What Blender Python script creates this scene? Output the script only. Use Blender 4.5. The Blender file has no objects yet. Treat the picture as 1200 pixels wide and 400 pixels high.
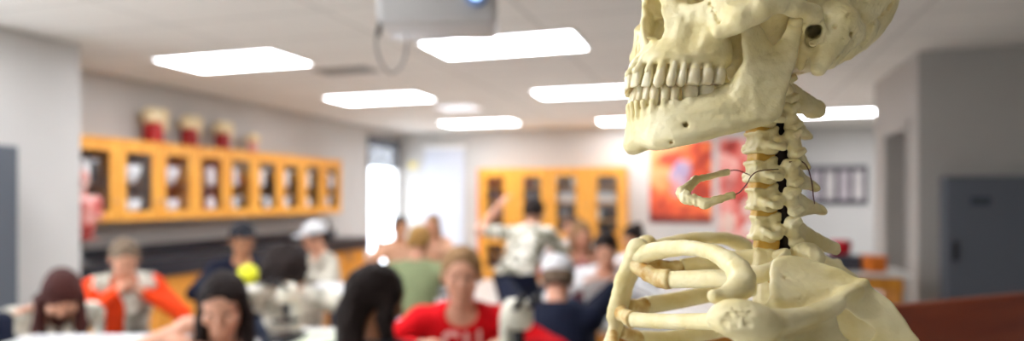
import bpy, bmesh, math, random
import numpy as np
from mathutils import Vector, Matrix
random.seed(4)
RNG = np.random.default_rng(7)
scene = bpy.context.scene
COL = scene.collection
PI = math.pi

# ---------------------------------------------------------------- camera
FPX, CX, HY = 780.0, 600.0, 232.0          # focal length, centre and horizon of the 1200x400 frame
YAW = math.atan2(247.0, FPX)
CAM_Z = 1.45
cy_, sy_ = math.cos(YAW), math.sin(YAW)
def cam2world(p):
    """(right, forward, up) mm from the lens -> world metres"""
    p = np.asarray(p, float) / 1000.0
    r, f, u = p[..., 0], p[..., 1], p[..., 2]
    return np.stack([r * cy_ - f * sy_, r * sy_ + f * cy_, u + CAM_Z], -1)
def ray(px, py):
    a, b = (px - CX) / FPX, (HY - py) / FPX
    return np.array([a * cy_ - sy_, a * sy_ + cy_, b])
def at_y(px, py, Y):
    r = ray(px, py); return r * (Y / r[1]) + np.array([0, 0, CAM_Z])
def at_x(px, py, X):
    r = ray(px, py); return r * (X / r[0]) + np.array([0, 0, CAM_Z])
def at_z(px, py, Z):
    r = ray(px, py); return r * ((Z - CAM_Z) / r[2]) + np.array([0, 0, CAM_Z])
def at_d(px, py, D):
    return ray(px, py) * D + np.array([0, 0, CAM_Z])     # D = depth along the lens axis
cd = bpy.data.cameras.new('camera'); cam = bpy.data.objects.new('camera', cd); COL.objects.link(cam)
cam.location = (0, 0, CAM_Z); cam.rotation_euler = (PI / 2, 0, YAW)
cd.sensor_width = 36; cd.lens = FPX / 1200 * 36; cd.shift_y = (HY - 200) / 1200
cd.clip_start = 0.02; cd.clip_end = 200
cd.dof.use_dof = True; cd.dof.focus_distance = 0.437; cd.dof.aperture_fstop = 3.1; cd.dof.aperture_blades = 0
scene.camera = cam
vs = scene.view_settings
scene.display_settings.display_device = 'sRGB'
vs.view_transform = 'Standard'; vs.look = 'None'; vs.gamma = 1; vs.use_curve_mapping = False
vs.exposure = 0.0
scene.cycles.use_denoising = True
scene.cycles.max_bounces = 8; scene.cycles.diffuse_bounces = 5; scene.cycles.caustics_reflective = False; scene.cycles.caustics_refractive = False
scene.cycles.sample_clamp_indirect = 6

# ---------------------------------------------------------------- materials
MATS = {}
def srgb(h):
    if isinstance(h, str):
        h = h.lstrip('#'); c = [int(h[i:i + 2], 16) / 255 for i in (0, 2, 4)]
    else: c = h
    return tuple(x / 12.92 if x <= 0.04045 else ((x + 0.055) / 1.055) ** 2.4 for x in c) + (1,)
def mat(name, col, rough=0.6, spec=0.35, metal=0.0, var=0.0, scale=8.0, bump=0.0, bscale=60.0, col2=None, trans=0.0, sss=0.0, emit=None, estr=0.0, coat=0.0):
    if name in MATS: return MATS[name]
    m = bpy.data.materials.new(name); m.use_nodes = True; nt = m.node_tree
    b = nt.nodes['Principled BSDF']; c = srgb(col)
    b.inputs['Base Color'].default_value = c
    b.inputs['Roughness'].default_value = rough; b.inputs['Specular IOR Level'].default_value = spec
    b.inputs['Metallic'].default_value = metal
    if trans: b.inputs['Transmission Weight'].default_value = trans
    if coat: b.inputs['Coat Weight'].default_value = coat
    if sss:
        b.inputs['Subsurface Weight'].default_value = sss; b.inputs['Subsurface Radius'].default_value = (1.0, 0.6, 0.3); b.inputs['Subsurface Scale'].default_value = 0.004
    if emit is not None:
        b.inputs['Emission Color'].default_value = srgb(emit); b.inputs['Emission Strength'].default_value = estr
    tc = None
    if var or bump:
        tc = nt.nodes.new('ShaderNodeTexCoord')
    if var:
        n = nt.nodes.new('ShaderNodeTexNoise'); n.inputs['Scale'].default_value = scale; n.inputs['Detail'].default_value = 4
        r = nt.nodes.new('ShaderNodeMapRange'); r.inputs[1].default_value = 0.3; r.inputs[2].default_value = 0.7
        mx = nt.nodes.new('ShaderNodeMix'); mx.data_type = 'RGBA'
        mx.inputs[6].default_value = c
        mx.inputs[7].default_value = srgb(col2) if col2 else tuple(x * (1 - var) for x in c[:3]) + (1,)
        nt.links.new(tc.outputs['Object'], n.inputs['Vector']); nt.links.new(n.outputs['Fac'], r.inputs[0])
        nt.links.new(r.outputs[0], mx.inputs[0]); nt.links.new(mx.outputs[2], b.inputs['Base Color'])
    if bump:
        n2 = nt.nodes.new('ShaderNodeTexNoise'); n2.inputs['Scale'].default_value = bscale; n2.inputs['Detail'].default_value = 3
        bp = nt.nodes.new('ShaderNodeBump'); bp.inputs['Strength'].default_value = bump; bp.inputs['Distance'].default_value = 0.002
        nt.links.new(tc.outputs['Object'], n2.inputs['Vector']); nt.links.new(n2.outputs['Fac'], bp.inputs['Height'])
        nt.links.new(bp.outputs['Normal'], b.inputs['Normal'])
    MATS[name] = m
    return m

# ---------------------------------------------------------------- scene graph helpers
def link(name, me, material=None, parent=None):
    o = bpy.data.objects.new(name, me); COL.objects.link(o)
    if material is not None and me is not None:
        for m in (material if isinstance(material, (list, tuple)) else [material]): me.materials.append(m)
    if parent is not None: o.parent = parent
    return o
def tag(o, label=None, cat=None, group=None, kind=None):
    if label: o['label'] = label
    if cat: o['category'] = cat
    if group: o['group'] = group
    if kind: o['kind'] = kind
    return o
def thing(name, label, cat, loc=(0, 0, 0), rz=0.0, group=None):
    o = bpy.data.objects.new(name, None); COL.objects.link(o); o.empty_display_size = 0.1
    o.location = loc; o.rotation_euler = (0, 0, rz)
    return tag(o, label, cat, group)
def copy_tree(o, parent=None):
    c = o.copy(); COL.objects.link(c); c.parent = parent
    for ch in list(o.children): copy_tree(ch, c)
    return c
def np_mesh(name, V, F, smooth=True):
    """numpy vertices (n,3) and faces (m,4) or (m,3) -> mesh"""
    V = np.asarray(V, np.float32); F = np.asarray(F, np.int32)
    me = bpy.data.meshes.new(name); k = F.shape[1]
    me.vertices.add(len(V)); me.vertices.foreach_set('co', V.ravel())
    me.loops.add(F.size); me.loops.foreach_set('vertex_index', F.ravel())
    me.polygons.add(len(F)); me.polygons.foreach_set('loop_start', np.arange(0, F.size, k, dtype=np.int32))
    if smooth: me.polygons.foreach_set('use_smooth', np.ones(len(F), bool))
    me.update(calc_edges=True); me.validate()
    return me

# ---------------------------------------------------------------- solid sculpting on a grid
class Field:
    def __init__(self, lo, hi, h, mirror=False):
        self.h = h; self.mirror = mirror
        self.lo = np.array(lo, float); hi = np.array(hi, float)
        if mirror: self.lo[1] = -h / 2
        self.n = np.ceil((hi - self.lo) / h).astype(int) + 1
        self.ax = [(self.lo[i] + h * np.arange(self.n[i])).astype(np.float32) for i in range(3)]
        self.d = np.full(self.n, 12.0 * h if h > 2 else 25.0, np.float32)
        if h < 0.1: self.d[:] = 25.0 * h * 4
    def win(self, lo, hi, m):
        s = []
        for i in range(3):
            a = int(np.floor((lo[i] - m - self.lo[i]) / self.h)); b = int(np.ceil((hi[i] + m - self.lo[i]) / self.h)) + 1
            a = max(a, 0); b = min(b, self.n[i])
            if b <= a: return None
            s.append(slice(a, b))
        return tuple(s)
    def put(self, lo, hi, fn, k=0.0, op='u', m=None):
        h = self.h
        s = self.win(lo, hi, m if m is not None else k + 4 * h)
        if s is None: return
        P = np.stack(np.meshgrid(self.ax[0][s[0]], self.ax[1][s[1]], self.ax[2][s[2]], indexing='ij'), -1)
        v = fn(P); cur = self.d[s]
        if op == 'u':
            if k > 0:
                t = np.clip(k - np.abs(cur - v), 0, None) / k; self.d[s] = np.minimum(cur, v) - t * t * k * 0.25
            else: self.d[s] = np.minimum(cur, v)
        else:
            w = -v
            if k > 0:
                t = np.clip(k - np.abs(cur - w), 0, None) / k; self.d[s] = np.maximum(cur, w) + t * t * k * 0.25
            else: self.d[s] = np.maximum(cur, w)
    # primitives -------------------------------------------------
    def cap(self, a, b, ra, rb=None, k=0.0, op='u'):
        a = np.array(a, np.float32); b = np.array(b, np.float32); rb = ra if rb is None else rb; r = max(ra, rb)
        ba = b - a; L = max(float(ba @ ba), 1e-12)
        def fn(P):
            pa = P - a; t = np.clip(pa @ ba / L, 0, 1)
            return np.linalg.norm(pa - t[..., None] * ba, axis=-1) - (ra + (rb - ra) * t)
        self.put(np.minimum(a, b) - r, np.maximum(a, b) + r, fn, k, op)
    def chain(self, pts, rs, k=0.0, op='u'):
        if not hasattr(rs, '__len__'): rs = [rs] * len(pts)
        for i in range(len(pts) - 1): self.cap(pts[i], pts[i + 1], rs[i], rs[i + 1], k, op)
    def ell(self, c, r, rot=None, k=0.0, op='u'):
        c = np.array(c, np.float32); r = np.array(r, np.float32) if hasattr(r, '__len__') else np.array([r] * 3, np.float32)
        M = np.eye(3, dtype=np.float32) if rot is None else np.asarray(rot, np.float32)
        R = r.max() if rot is not None else r
        def fn(P):
            q = (P - c) @ M            # M columns = local axes
            k0 = np.linalg.norm(q / r, axis=-1); k1 = np.linalg.norm(q / (r * r), axis=-1)
            return k0 * (k0 - 1) / np.maximum(k1, 1e-9)
        self.put(c - R, c + R, fn, k, op)
    def box(self, c, r, rnd, rot=None, k=0.0, op='u'):
        c = np.array(c, np.float32); r = np.array(r, np.float32) - rnd
        M = np.eye(3, dtype=np.float32) if rot is None else np.asarray(rot, np.float32)
        R = np.linalg.norm(r + rnd) if rot is not None else r + rnd
        def fn(P):
            q = np.abs((P - c) @ M) - r
            return np.linalg.norm(np.maximum(q, 0), axis=-1) + np.minimum(q.max(-1), 0) - rnd
        self.put(c - R, c + R, fn, k, op)
    def tri(self, a, b, c, ra, rb=None, rc=None, k=0.0, op='u'):
        rb = ra if rb is None else rb; rc = ra if rc is None else rc
        a, b, c = (np.array(v, np.float32) for v in (a, b, c)); r = max(ra, rb, rc)
        ab, ac = b - a, c - a; d00, d01, d11 = ab @ ab, ab @ ac, ac @ ac; den = max(d00 * d11 - d01 * d01, 1e-9)
        def seg(P, p, q, r0, r1):
            e = q - p; t = np.clip((P - p) @ e / max(float(e @ e), 1e-9), 0, 1)
            return np.linalg.norm(P - p - t[..., None] * e, axis=-1) - (r0 + (r1 - r0) * t)
        n = np.cross(ab, ac); n = n / max(np.linalg.norm(n), 1e-9)
        def fn(P):
            v = P - a; d20, d21 = v @ ab, v @ ac
            y = (d11 * d20 - d01 * d21) / den; z = (d00 * d21 - d01 * d20) / den; x = 1 - y - z
            ins = (x >= 0) & (y >= 0) & (z >= 0)
            e = np.minimum(np.minimum(seg(P, a, b, ra, rb), seg(P, b, c, rb, rc)), seg(P, c, a, rc, ra))
            return np.where(ins, np.minimum(np.abs(v @ n) - (x * ra + y * rb + z * rc), e), e)
        lo = np.minimum(np.minimum(a, b), c) - r; hi = np.maximum(np.maximum(a, b), c) + r
        self.put(lo, hi, fn, k, op)
    def strip(self, A, B, ra, rb, k=0.0):
        """plate between two polylines"""
        for i in range(len(A) - 1):
            self.tri(A[i], A[i + 1], B[i], ra[i], ra[i + 1], rb[i], k); self.tri(A[i + 1], B[i + 1], B[i], ra[i + 1], rb[i + 1], rb[i], k)
    def blur(self, n=1):
        for _ in range(n):
            for ax in range(3):
                d = self.d; a = np.roll(d, 1, ax); b = np.roll(d, -1, ax)
                i0 = [slice(None)] * 3; i0[ax] = 0; i1 = list(i0); i1[ax] = -1
                j = [slice(None)] * 3; j[ax] = 2
                a[tuple(i0)] = d[tuple(j)] if (self.mirror and ax == 1) else d[tuple(i0)]; b[tuple(i1)] = d[tuple(i1)]
                self.d = 0.25 * a + 0.5 * d + 0.25 * b
    def rough(self, amp, wl):
        """irregular waviness of the surface"""
        X, Y, Z = np.meshgrid(*self.ax, indexing='ij', sparse=True); n = 0
        for _ in range(6):
            w = RNG.normal(size=3); w = w / np.linalg.norm(w) * 2 * PI / (wl * RNG.uniform(.7, 1.5)); ph = RNG.uniform(0, 6.28)
            n = n + np.sin(w[0] * X + w[1] * Y + w[2] * Z + ph)
        self.d = self.d + (amp * 0.6) * n.astype(np.float32)
    def hit(self, fr, px, py, t0=250.0, t1=700.0):
        """first point of the surface along the ray through a point of the frame"""
        d = np.array([(px - CX) / FPX, 1.0, (HY - py) / FPX]); t = np.arange(t0, t1, 0.3)
        P = (t[:, None] * d - fr.t) @ fr.R; Q = P.copy()
        if self.mirror: Q[:, 1] = np.abs(Q[:, 1])
        I = np.round((Q - self.lo) / self.h).astype(int)
        ok = ((I >= 0) & (I < self.n)).all(1); v = np.full(len(t), 9.0); J = I[ok]
        v[ok] = self.d[J[:, 0], J[:, 1], J[:, 2]]; k = np.argwhere(v < 0)
        return P[k[0, 0]] * (1, 1, 1) if len(k) else None
    def groove(self, fr, pts, r, depth, k=0.8, jit=0.0, n=8):
        for p, q in zip(pts[:-1], pts[1:]):
            for u in np.linspace(0, 1, n, endpoint=False):
                h = self.hit(fr, p[0] + (q[0] - p[0]) * u + RNG.normal() * jit, p[1] + (q[1] - p[1]) * u + RNG.normal() * jit)
                if h is not None:
                    if self.mirror: h = h * (1, np.sign(h[1]) or 1, 1)
                    self.ell(h, r * RNG.uniform(.7, 1.3), k=k, op='s')
    def mesh(self, smooth=2):
        d = self.d
        if self.mirror:
            d = np.concatenate([d[:, :0:-1, :], d[:, 1:, :]], 1) if False else np.concatenate([d[:, 1:, :][:, ::-1, :], d[:, 1:, :]], 1)
            lo = self.lo.copy(); lo[1] = -(self.n[1] - 2) * self.h - self.h / 2
        else: lo = self.lo
        d = np.pad(d, 1, constant_values=abs(float(d.max())) + 1); lo = lo - self.h
        return surface_nets(d, lo, self.h, smooth)
def surface_nets(d, lo, h, smooth=2):
    ins = d < 0; nx, ny, nz = d.shape
    c = ins[:-1, :-1, :-1].astype(np.int8)
    cnt = np.zeros((nx - 1, ny - 1, nz - 1), np.int8)
    for i in (0, 1):
        for j in (0, 1):
            for k in (0, 1): cnt += ins[i:nx - 1 + i, j:ny - 1 + j, k:nz - 1 + k]
    I = np.argwhere((cnt > 0) & (cnt < 8))
    idx = np.full(cnt.shape, -1, np.int32); idx[I[:, 0], I[:, 1], I[:, 2]] = np.arange(len(I))
    acc = np.zeros((len(I), 3)); n = np.zeros(len(I))
    corners = [(i, j, k) for i in (0, 1) for j in (0, 1) for k in (0, 1)]
    for p in corners:
        for ax in range(3):
            if p[ax]: continue
            q = list(p); q[ax] = 1
            dp = d[I[:, 0] + p[0], I[:, 1] + p[1], I[:, 2] + p[2]]; dq = d[I[:, 0] + q[0], I[:, 1] + q[1], I[:, 2] + q[2]]
            cr = (dp < 0) != (dq < 0); t = np.where(cr, dp / np.where(cr, dp - dq, 1), 0)
            o = np.tile(np.array(p, float), (len(I), 1)); o[:, ax] += t
            acc[cr] += o[cr]; n[cr] += 1
    V = lo + h * (I + acc / n[:, None])
    Fs = []
    for ax in range(3):
        u, v = [(1, 2), (2, 0), (0, 1)][ax]
        sl0 = [slice(1, -1)] * 3; sl0[ax] = slice(0, d.shape[ax] - 1); sl1 = list(sl0); sl1[ax] = slice(1, d.shape[ax])
        a, b = ins[tuple(sl0)], ins[tuple(sl1)]
        E = np.argwhere(a != b); off = np.array([1, 1, 1]); off[ax] = 0; E = E + off
        sg = ins[E[:, 0], E[:, 1], E[:, 2]]
        def cell(du, dv):
            q = E.copy(); q[:, u] -= du; q[:, v] -= dv
            return idx[q[:, 0], q[:, 1], q[:, 2]]
        f = np.stack([cell(1, 1), cell(0, 1), cell(0, 0), cell(1, 0)], 1)
        f[~sg] = f[~sg][:, ::-1]
        Fs.append(f)
    F = np.concatenate(Fs)
    F = F[(F >= 0).all(1)]
    if smooth:
        E = np.concatenate([F[:, [0, 1]], F[:, [1, 2]], F[:, [2, 3]], F[:, [3, 0]]])
        for _ in range(smooth):
            S = np.zeros_like(V); c = np.bincount(E[:, 0], minlength=len(V)).astype(float)
            for i in range(3): S[:, i] = np.bincount(E[:, 0], V[E[:, 1], i], len(V))
            V = V + 0.5 * (S / np.maximum(c, 1)[:, None] - V)
    return V, F
def spline(pts, n=8):
    P = np.array(pts, float); P = np.vstack([2 * P[0] - P[1], P, 2 * P[-1] - P[-2]]); out = []
    for i in range(1, len(P) - 2):
        for t in np.linspace(0, 1, n, endpoint=False):
            a, b, c, e = P[i - 1], P[i], P[i + 1], P[i + 2]
            out.append(0.5 * (2 * b + (c - a) * t + (2 * a - 5 * b + 4 * c - e) * t * t + (3 * b - 3 * c + e - a) * t ** 3))
    out.append(P[-2]); return np.array(out)
def tube(pts, rs, seg=10, flat=None, up=(0, 0, 1)):
    """swept tube; rs per point; flat=(a,b) scales the section"""
    P = np.array(pts, float); n = len(P); rs = np.array(rs if hasattr(rs, '__len__') else [rs] * n, float)
    T = np.gradient(P, axis=0); T /= np.linalg.norm(T, axis=1)[:, None] + 1e-12
    up = np.array(up, float); V = []
    fa, fb = flat or (1, 1)
    pn = None
    for i in range(n):
        N = np.cross(T[i], up)
        if np.linalg.norm(N) < 1e-3: N = np.cross(T[i], (1, 0, 0.01))
        N /= np.linalg.norm(N)
        if pn is not None and N @ pn < 0: N = -N
        pn = N; B = np.cross(N, T[i])
        for s in range(seg):
            a = 2 * PI * s / seg
            V.append(P[i] + rs[i] * (fa * math.cos(a) * N + fb * math.sin(a) * B))
    V.append(P[0]); V.append(P[-1]); F = []
    for i in range(n - 1):
        for s in range(seg):
            F.append((i * seg + s, (i + 1) * seg + s, (i + 1) * seg + (s + 1) % seg, i * seg + (s + 1) % seg))
    me = bpy.data.meshes.new('tube'); c0, c1 = n * seg, n * seg + 1
    F3 = [(c0, s, (s + 1) % seg) for s in range(seg)] + [(c1, (n - 1) * seg + (s + 1) % seg, (n - 1) * seg + s) for s in range(seg)]
    me.from_pydata([tuple(v) for v in V], [], F + F3); me.polygons.foreach_set('use_smooth', np.ones(len(me.polygons), bool)); fixn(me)
    return me
def fixn(me):
    bm = bmesh.new(); bm.from_mesh(me); bmesh.ops.recalc_face_normals(bm, faces=bm.faces); bm.to_mesh(me); bm.free()
# ================================================================ the skeleton
def euler(a):
    def Rm(ax, t):
        c, s = math.cos(t), math.sin(t); i, j = [(1, 2), (2, 0), (0, 1)][ax]; M = np.eye(3); M[i, i] = c; M[j, j] = c; M[i, j] = -s; M[j, i] = s; return M
    a = [math.radians(x) for x in a]
    return Rm(2, a[2]) @ Rm(1, a[1]) @ Rm(0, a[0])
class Frame:
    """local mm (x forward, y to the skeleton's left, z up) placed in lens space"""
    def __init__(self, rot, t): self.R = euler(rot); self.t = np.array(t, float)
    def S(self, px, py, y):
        d = np.array([(px - CX) / FPX, 1.0, (HY - py) / FPX]); ly = self.R[:, 1]
        s = (y + ly @ self.t) / (ly @ d)
        return self.R.T @ (s * d - self.t)
    def cam(self, p): return np.asarray(p) @ self.R.T + self.t
    def world(self, p): return cam2world(self.cam(p))
SK = Frame((1.7, -10.0, 200.8), (176.4, 478, 110))
BODY = Frame((0, 0, 160), (183, 490, -33))
root_w = cam2world(BODY.cam((-30, 0, 0))); root_w[2] = 0.0
skeleton = thing('skeleton', 'cream plastic human skeleton hanging upright at the front, skull and shoulder close to us', 'skeleton', tuple(root_w))
bone = mat('bone', '#e9dfb6', 0.42, 0.35, var=0.3, scale=38, col2='#d9c88c', bump=0.45, bscale=190, sss=0.05)
bone_dark = mat('bone_cartilage', '#e0d09c', 0.45, 0.4, var=0.4, scale=110, col2='#b98d42', bump=0.3, bscale=300, sss=0.15)
disc_m = mat('disc', '#cfa344', 0.35, 0.5, sss=0.2)
tooth_m = mat('tooth', '#e8dfc0', 0.3, 0.5, var=0.4, scale=120, col2='#d6c79a', sss=0.1)
cord_m = mat('cord_dark', '#3a2a24', 0.5)
def bone_part(name, fr, V, F, material=bone, parent=skeleton, local=False):
    W = (fr.world(V) if fr is not None else np.asarray(V)) - root_w
    me = np_mesh(name, W, F)
    return link(name, me, material, parent)
S = SK.S
# ------------------------------------------------ cranium with upper jaw
f = Field((-105, 0, -62), (108, 80, 122), 0.85, mirror=True)
f.ell((2, 0, 50), (92, 70, 66))                                   # vault
f.ell((-44, 0, 42), (50, 62, 46), k=12)                           # occiput
f.ell((-28, 27, 4), (26, 24, 17), k=14)                           # cerebellar fossa
f.cap((14, 0, -8), (-10, 0, -10), 13, 9, k=10)                    # cranial base
f.cap((20, 18, -4), (26, 45, 8), 14, 12, k=8)
for y in (9, 14): f.ell((-8, y, -22), (9, 6, 6), k=3)             # occipital condyles
f.blur(2)
# temporal bone: mastoid, tympanic ring
m1 = S(959, 80, 51)
f.cap(S(978, 30, 54), m1, 15, 5.2, k=6); f.cap(S(990, 38, 50), S(972, 74, 48), 12, 4.5, k=5)
f.cap(S(1005, 36, 44), S(990, 58, 42), 12, 7, k=7)
f.chain([S(948, 23, 58), S(945.5, 33, 59), S(946.5, 44, 58), S(953, 51, 57), S(961, 47, 57.5), S(964.5, 36, 59), S(962, 25, 60), S(954, 19, 60)], 2.0, k=2)
f.cap(S(953, 38, 50), S(953, 38, 30), 9, 9, k=3)
f.cap(S(943, 56, 44), S(938, 80, 33), 5, 2, k=4)                  # styloid base
f.cap(S(954, 35, 62), S(953, 37, 38), 5.4, 4.0, k=1.5, op='s'); f.cap(S(956, 26, 62), S(952, 45, 60), 5.2, 4.6, k=0.8, op='s'); f.cap(S(955, 26, 53), S(952, 46, 51), 5.2, 4.8, k=0.8, op='s'); f.cap(S(954, 30, 44), S(952, 44, 42), 4.6, 4.4, k=0.8, op='s')
f.cap(S(976, 70, 54), S(988, 50, 56), 1.8, 1.2, k=2, op='s')      # digastric notch
# zygomatic arch
arch = [S(953, 19, 61), S(932, 9, 65), S(912, 4, 66), S(890, 12, 63), S(868, 20, 56)]
f.chain(arch, [5.5, 4.5, 4.6, 6.2, 8.5], k=5)
f.tri(S(953, 12, 60), S(912, -2, 66), S(890, 2, 64), 3.5, 3.5, 4, k=4)
# cheek bone
zt, zb, zf = S(845, -8, 45), S(845, 35, 45), S(866, 22, 55)
f.tri(zt, zb, zf, 4.5, 5, 5.5, k=5)
f.tri(zt, zf, S(876, -22, 57), 4.5, 5.5, 3.5, k=4)
f.cap(zb, S(856, 33, 49), 4.6, 4.4, k=4)
f.cap(S(874, -15, 57), S(872, -60, 52), 5, 4.2, k=4)              # frontal process
f.cap(S(872, -60, 52), S(836, -92, 38), 4.5, 5, k=8); f.cap(S(836, -92, 38), S(790, -82, 12), 5, 6, k=8)   # brow
f.cap(S(790, -82, 12), S(783, -80, -2), 6, 6, k=8)
f.ell((78, 0, 30), (18, 40, 30), k=14)
# maxilla
A = [S(755, 72, 0), S(765, 69, 10), S(784, 67, 19), S(812, 66, 26), S(836, 63, 29), S(845, 60, 29)]
B = [S(768, 49, 0), S(779, 50, 9), S(792, 46, 17), S(812, 46, 25), S(832, 46, 31), S(842, 46, 33)]
C = [S(775, 40, 0), S(784, 36, 13), S(794, 22, 18), S(812, 18, 28), S(830, 22, 37), S(845, 30, 42)]
g = Field((-105, 0, -62), (108, 80, 122), 0.85, mirror=True)
A_, B_, C_ = (spline(q, 4) for q in (A, B, C)); n_ = len(A_); ra_ = np.interp(np.linspace(0, 5, n_), range(6), [4, 4.5, 5, 6, 6.5, 6]); rb_ = np.interp(np.linspace(0, 5, n_), range(6), [3, 3.5, 4, 4.5, 5, 5])
rc_ = np.interp(np.linspace(0, 5, n_), range(6), [3, 3.2, 3.5, 4, 4.5, 4.5])
g.strip(A_, B_, ra_, rb_); g.strip(B_[4:], C_[4:], rb_[4:], rc_[4:])
D_ = spline([S(779, 14, 12), S(792, 0, 16), S(812, -4, 27), S(828, -6, 35), S(844, -10, 44)], 4)
g.strip(C_[4:], D_, rc_[4:], rc_[4:] - 0.3); g.blur(2)
for s_ in [np.s_[:, :, :]]:
    t_ = np.clip(5 - np.abs(f.d - g.d), 0, None) / 5; f.d = np.minimum(f.d, g.d) - t_ * t_ * 1.25
f.strip([S(784, 30, 13), S(783, 14, 12.5), S(775, -4, 9), S(768, -26, 5)], [S(794, 22, 18), S(792, 2, 16), S(786, -20, 13), S(780, -50, 9)], [2.6, 2.6, 2.2, 2], [3.5, 3, 2.6, 3], k=3)
f.tri(S(768, -26, 4), S(775, -62, 0), S(780, -50, 9), 2, 3, 3, k=3); f.tri(S(768, -26, 4), S(765, -26, 0), S(775, -62, 0), 2, 2, 3, k=2)
f.cap(A[1] + (-8, -4, 3), A[4] + (-3, -8, 2), 7, 8, k=6)          # palate and body fill
f.ell(S(822, 40, 20), (17, 12, 17), k=8)
f.cap(S(842, 55, 27), S(846, 70, 29), 7, 6.5, k=5)                # tuberosity
f.tri((66, 0, -36), A[2] + (-12, 0, 6), A[4] + (0, 0, 6), 3, 3, 3, k=3)
f.cap(S(768, 47, 0), S(760, 44, 0), 2.4, 1.2, k=2)                # nasal spine
# pterygoid plates behind the upper jaw
f.tri(S(861, 20, 26), S(860, 70, 24), S(878, 30, 26), 3, 2.6, 3, k=4); f.tri(S(861, 20, 24), S(859, 76, 19), S(880, 55, 18), 3, 3.5, 2.5, k=4)
f.cap(S(858, 70, 22), S(858, 90, 19), 3.6, 3, k=4); f.cap(S(866, 66, 24), S(864, 86, 22), 2.8, 3, k=3)
f.ell((30, 12, 2), (26, 26, 18), k=10)
# openings
nd = np.array([1, 0, -0.06])
for z, y, r in ((-14, 5.5, 5.6), (-10, 6, 6.2), (-4, 5.0, 6), (3, 3.6, 5), (9, 2, 4)):
    f.cap(np.array([98, y, z - 1]), np.array([48, y, z + 2]), r, r * 0.9, k=2.0, op='s')
f.tri((72, 0, -10), (50, 0, -12), (58, 0, 12), 0.9, 1, 1)         # septum
f.cap((88, 33, 17), (40, 17, 12), 18.5, 8, k=3, op='s'); f.ell((80, 33, 17), (12, 20, 17.5), k=3, op='s')
f.cap(S(806, 12, 34), S(802, 22, 27), 2.0, 1.2, k=2.5, op='s')    # infraorbital foramen
f.ell(S(806, 40, 31), (9, 6, 10), k=5, op='s')                    # canine fossa
f.groove(SK, [(832, 4), (837, 9), (836, 14), (841, 18), (841, 23), (845, 27)], 0.9, 0, jit=0.6, n=5)   # cheek suture
f.groove(SK, [(1046, 3), (1036, 14), (1029, 22), (1019, 30), (1016, 46), (1009, 56)], 1.3, 0, jit=0.9, n=10)   # lambdoid suture
f.groove(SK, [(1016, 0), (1004, 13), (1007, 30), (1000, 44), (1001, 52)], 0.8, 0, jit=1.2, n=7)
f.groove(SK, [(997, 40), (997, 37)], 1.2, 0); f.groove(SK, [(978, 30), (979, 31)], 1.4, 0, n=2)
for _ in range(60):
    f.groove(SK, [(RNG.uniform(985, 1045), RNG.uniform(0, 60))] * 2, RNG.uniform(0.5, 0.9), 0, n=1)
# tooth sockets stand out as ridges
UP = [('I', 746.5, 4.3, 8.2, 7.0), ('I', 759.5, 12.0, 7.0, 6.6), ('C', 773, 18.0, 8.0, 8.6), ('P', 787, 22.5, 7.2, 9.0), ('P', 798.5, 25.3, 6.8, 9.0), ('M', 811.5, 27.5, 9.6, 10.5), ('M', 826.5, 29.5, 9.2, 10.5), ('M', 841, 30.2, 8.4, 9.6)]
LO = [('I', 748, 2.9, 5.4, 6.2), ('I', 756, 8.6, 5.8, 6.4), ('C', 766.5, 14.2, 7.0, 8.0), ('P', 780, 18.8, 7.2, 8.2), ('P', 791, 22.0, 7.0, 8.4), ('M', 809.5, 25.0, 10.8, 10.2), ('M', 828, 27.6, 10.4, 10.0), ('M', 847, 29.6, 9.6, 9.4)]
up_c = [S(px, 93 - 0.02 * (px - 746), y) for (_, px, y, w, dp) in UP]
lo_c = [S(px, 109.5 - 0.07 * max(0, px - 800), y) for (_, px, y, w, dp) in LO]
def outward(C, i):
    P = [np.array([c[0], c[1]]) for c in C]; P = [P[0] * (1, -1)] + P
    a = P[i]; b = P[min(i + 2, len(P) - 1)]; t = b - a; t /= np.linalg.norm(t); n = np.array([t[1], -t[0]])
    n = np.array([-t[1], t[0]]);
    if n @ np.array([0.5, 1.0]) < 0: n = -n
    return np.array([n[0], n[1], 0]), np.array([t[0], t[1], 0])
for i, c in enumerate(up_c):
    n, t = outward(up_c, i); L = 15 if UP[i][0] == 'C' else (11 if UP[i][0] in 'IP' else 8)
    f.cap(c + n * 1.4 + (0, 0, 5), c - n * 1.2 + (-1.5, 0, 5 + L), UP[i][3] * 0.36, 1.6, k=2.2)
f.rough(0.16, 9); f.rough(0.05, 4)
V, F = f.mesh(2)
skull = bone_part('skull', SK, V, F)
# ------------------------------------------------ lower jaw
f = Field((-5, 0, -115), (100, 75, 20), 0.85, mirror=True)
Lw = [S(757, 161, 0), S(772, 163, 15), S(800, 160, 28), S(845, 149, 39), S(885, 141, 45), S(908, 133, 48)]
Uw = [S(753, 131, 0), S(764, 131, 10), S(780, 130, 18), S(806, 126, 24), S(836, 116, 28), S(860, 104, 33)]
Md = [S(752, 143, 0), S(767, 144, 13), S(790, 143, 24), S(826, 134, 33), S(860, 124, 38.5), S(884, 118, 43)]
L_, M_, U_ = (spline(q, 4) for q in (Lw, Md, Uw)); ii = np.linspace(0, 5, len(L_))
rl, rm, ru = (np.interp(ii, range(6), q) for q in ([7, 7.2, 6.4, 5.8, 5.2, 4.4], [5, 5, 5.2, 5.8, 5.4, 4.6], [4.2, 4.2, 4.6, 5.4, 6, 5]))
f.strip(L_, M_, rl, rm); f.strip(M_, U_, rm, ru)
A1, A2, CO, NO, NK, P1, P2 = S(876, 74, 42), S(874, 36, 44), S(873, 6, 45), S(905, 62, 45), S(926, 42, 50), S(926, 66, 50), S(918, 100, 49)
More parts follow.
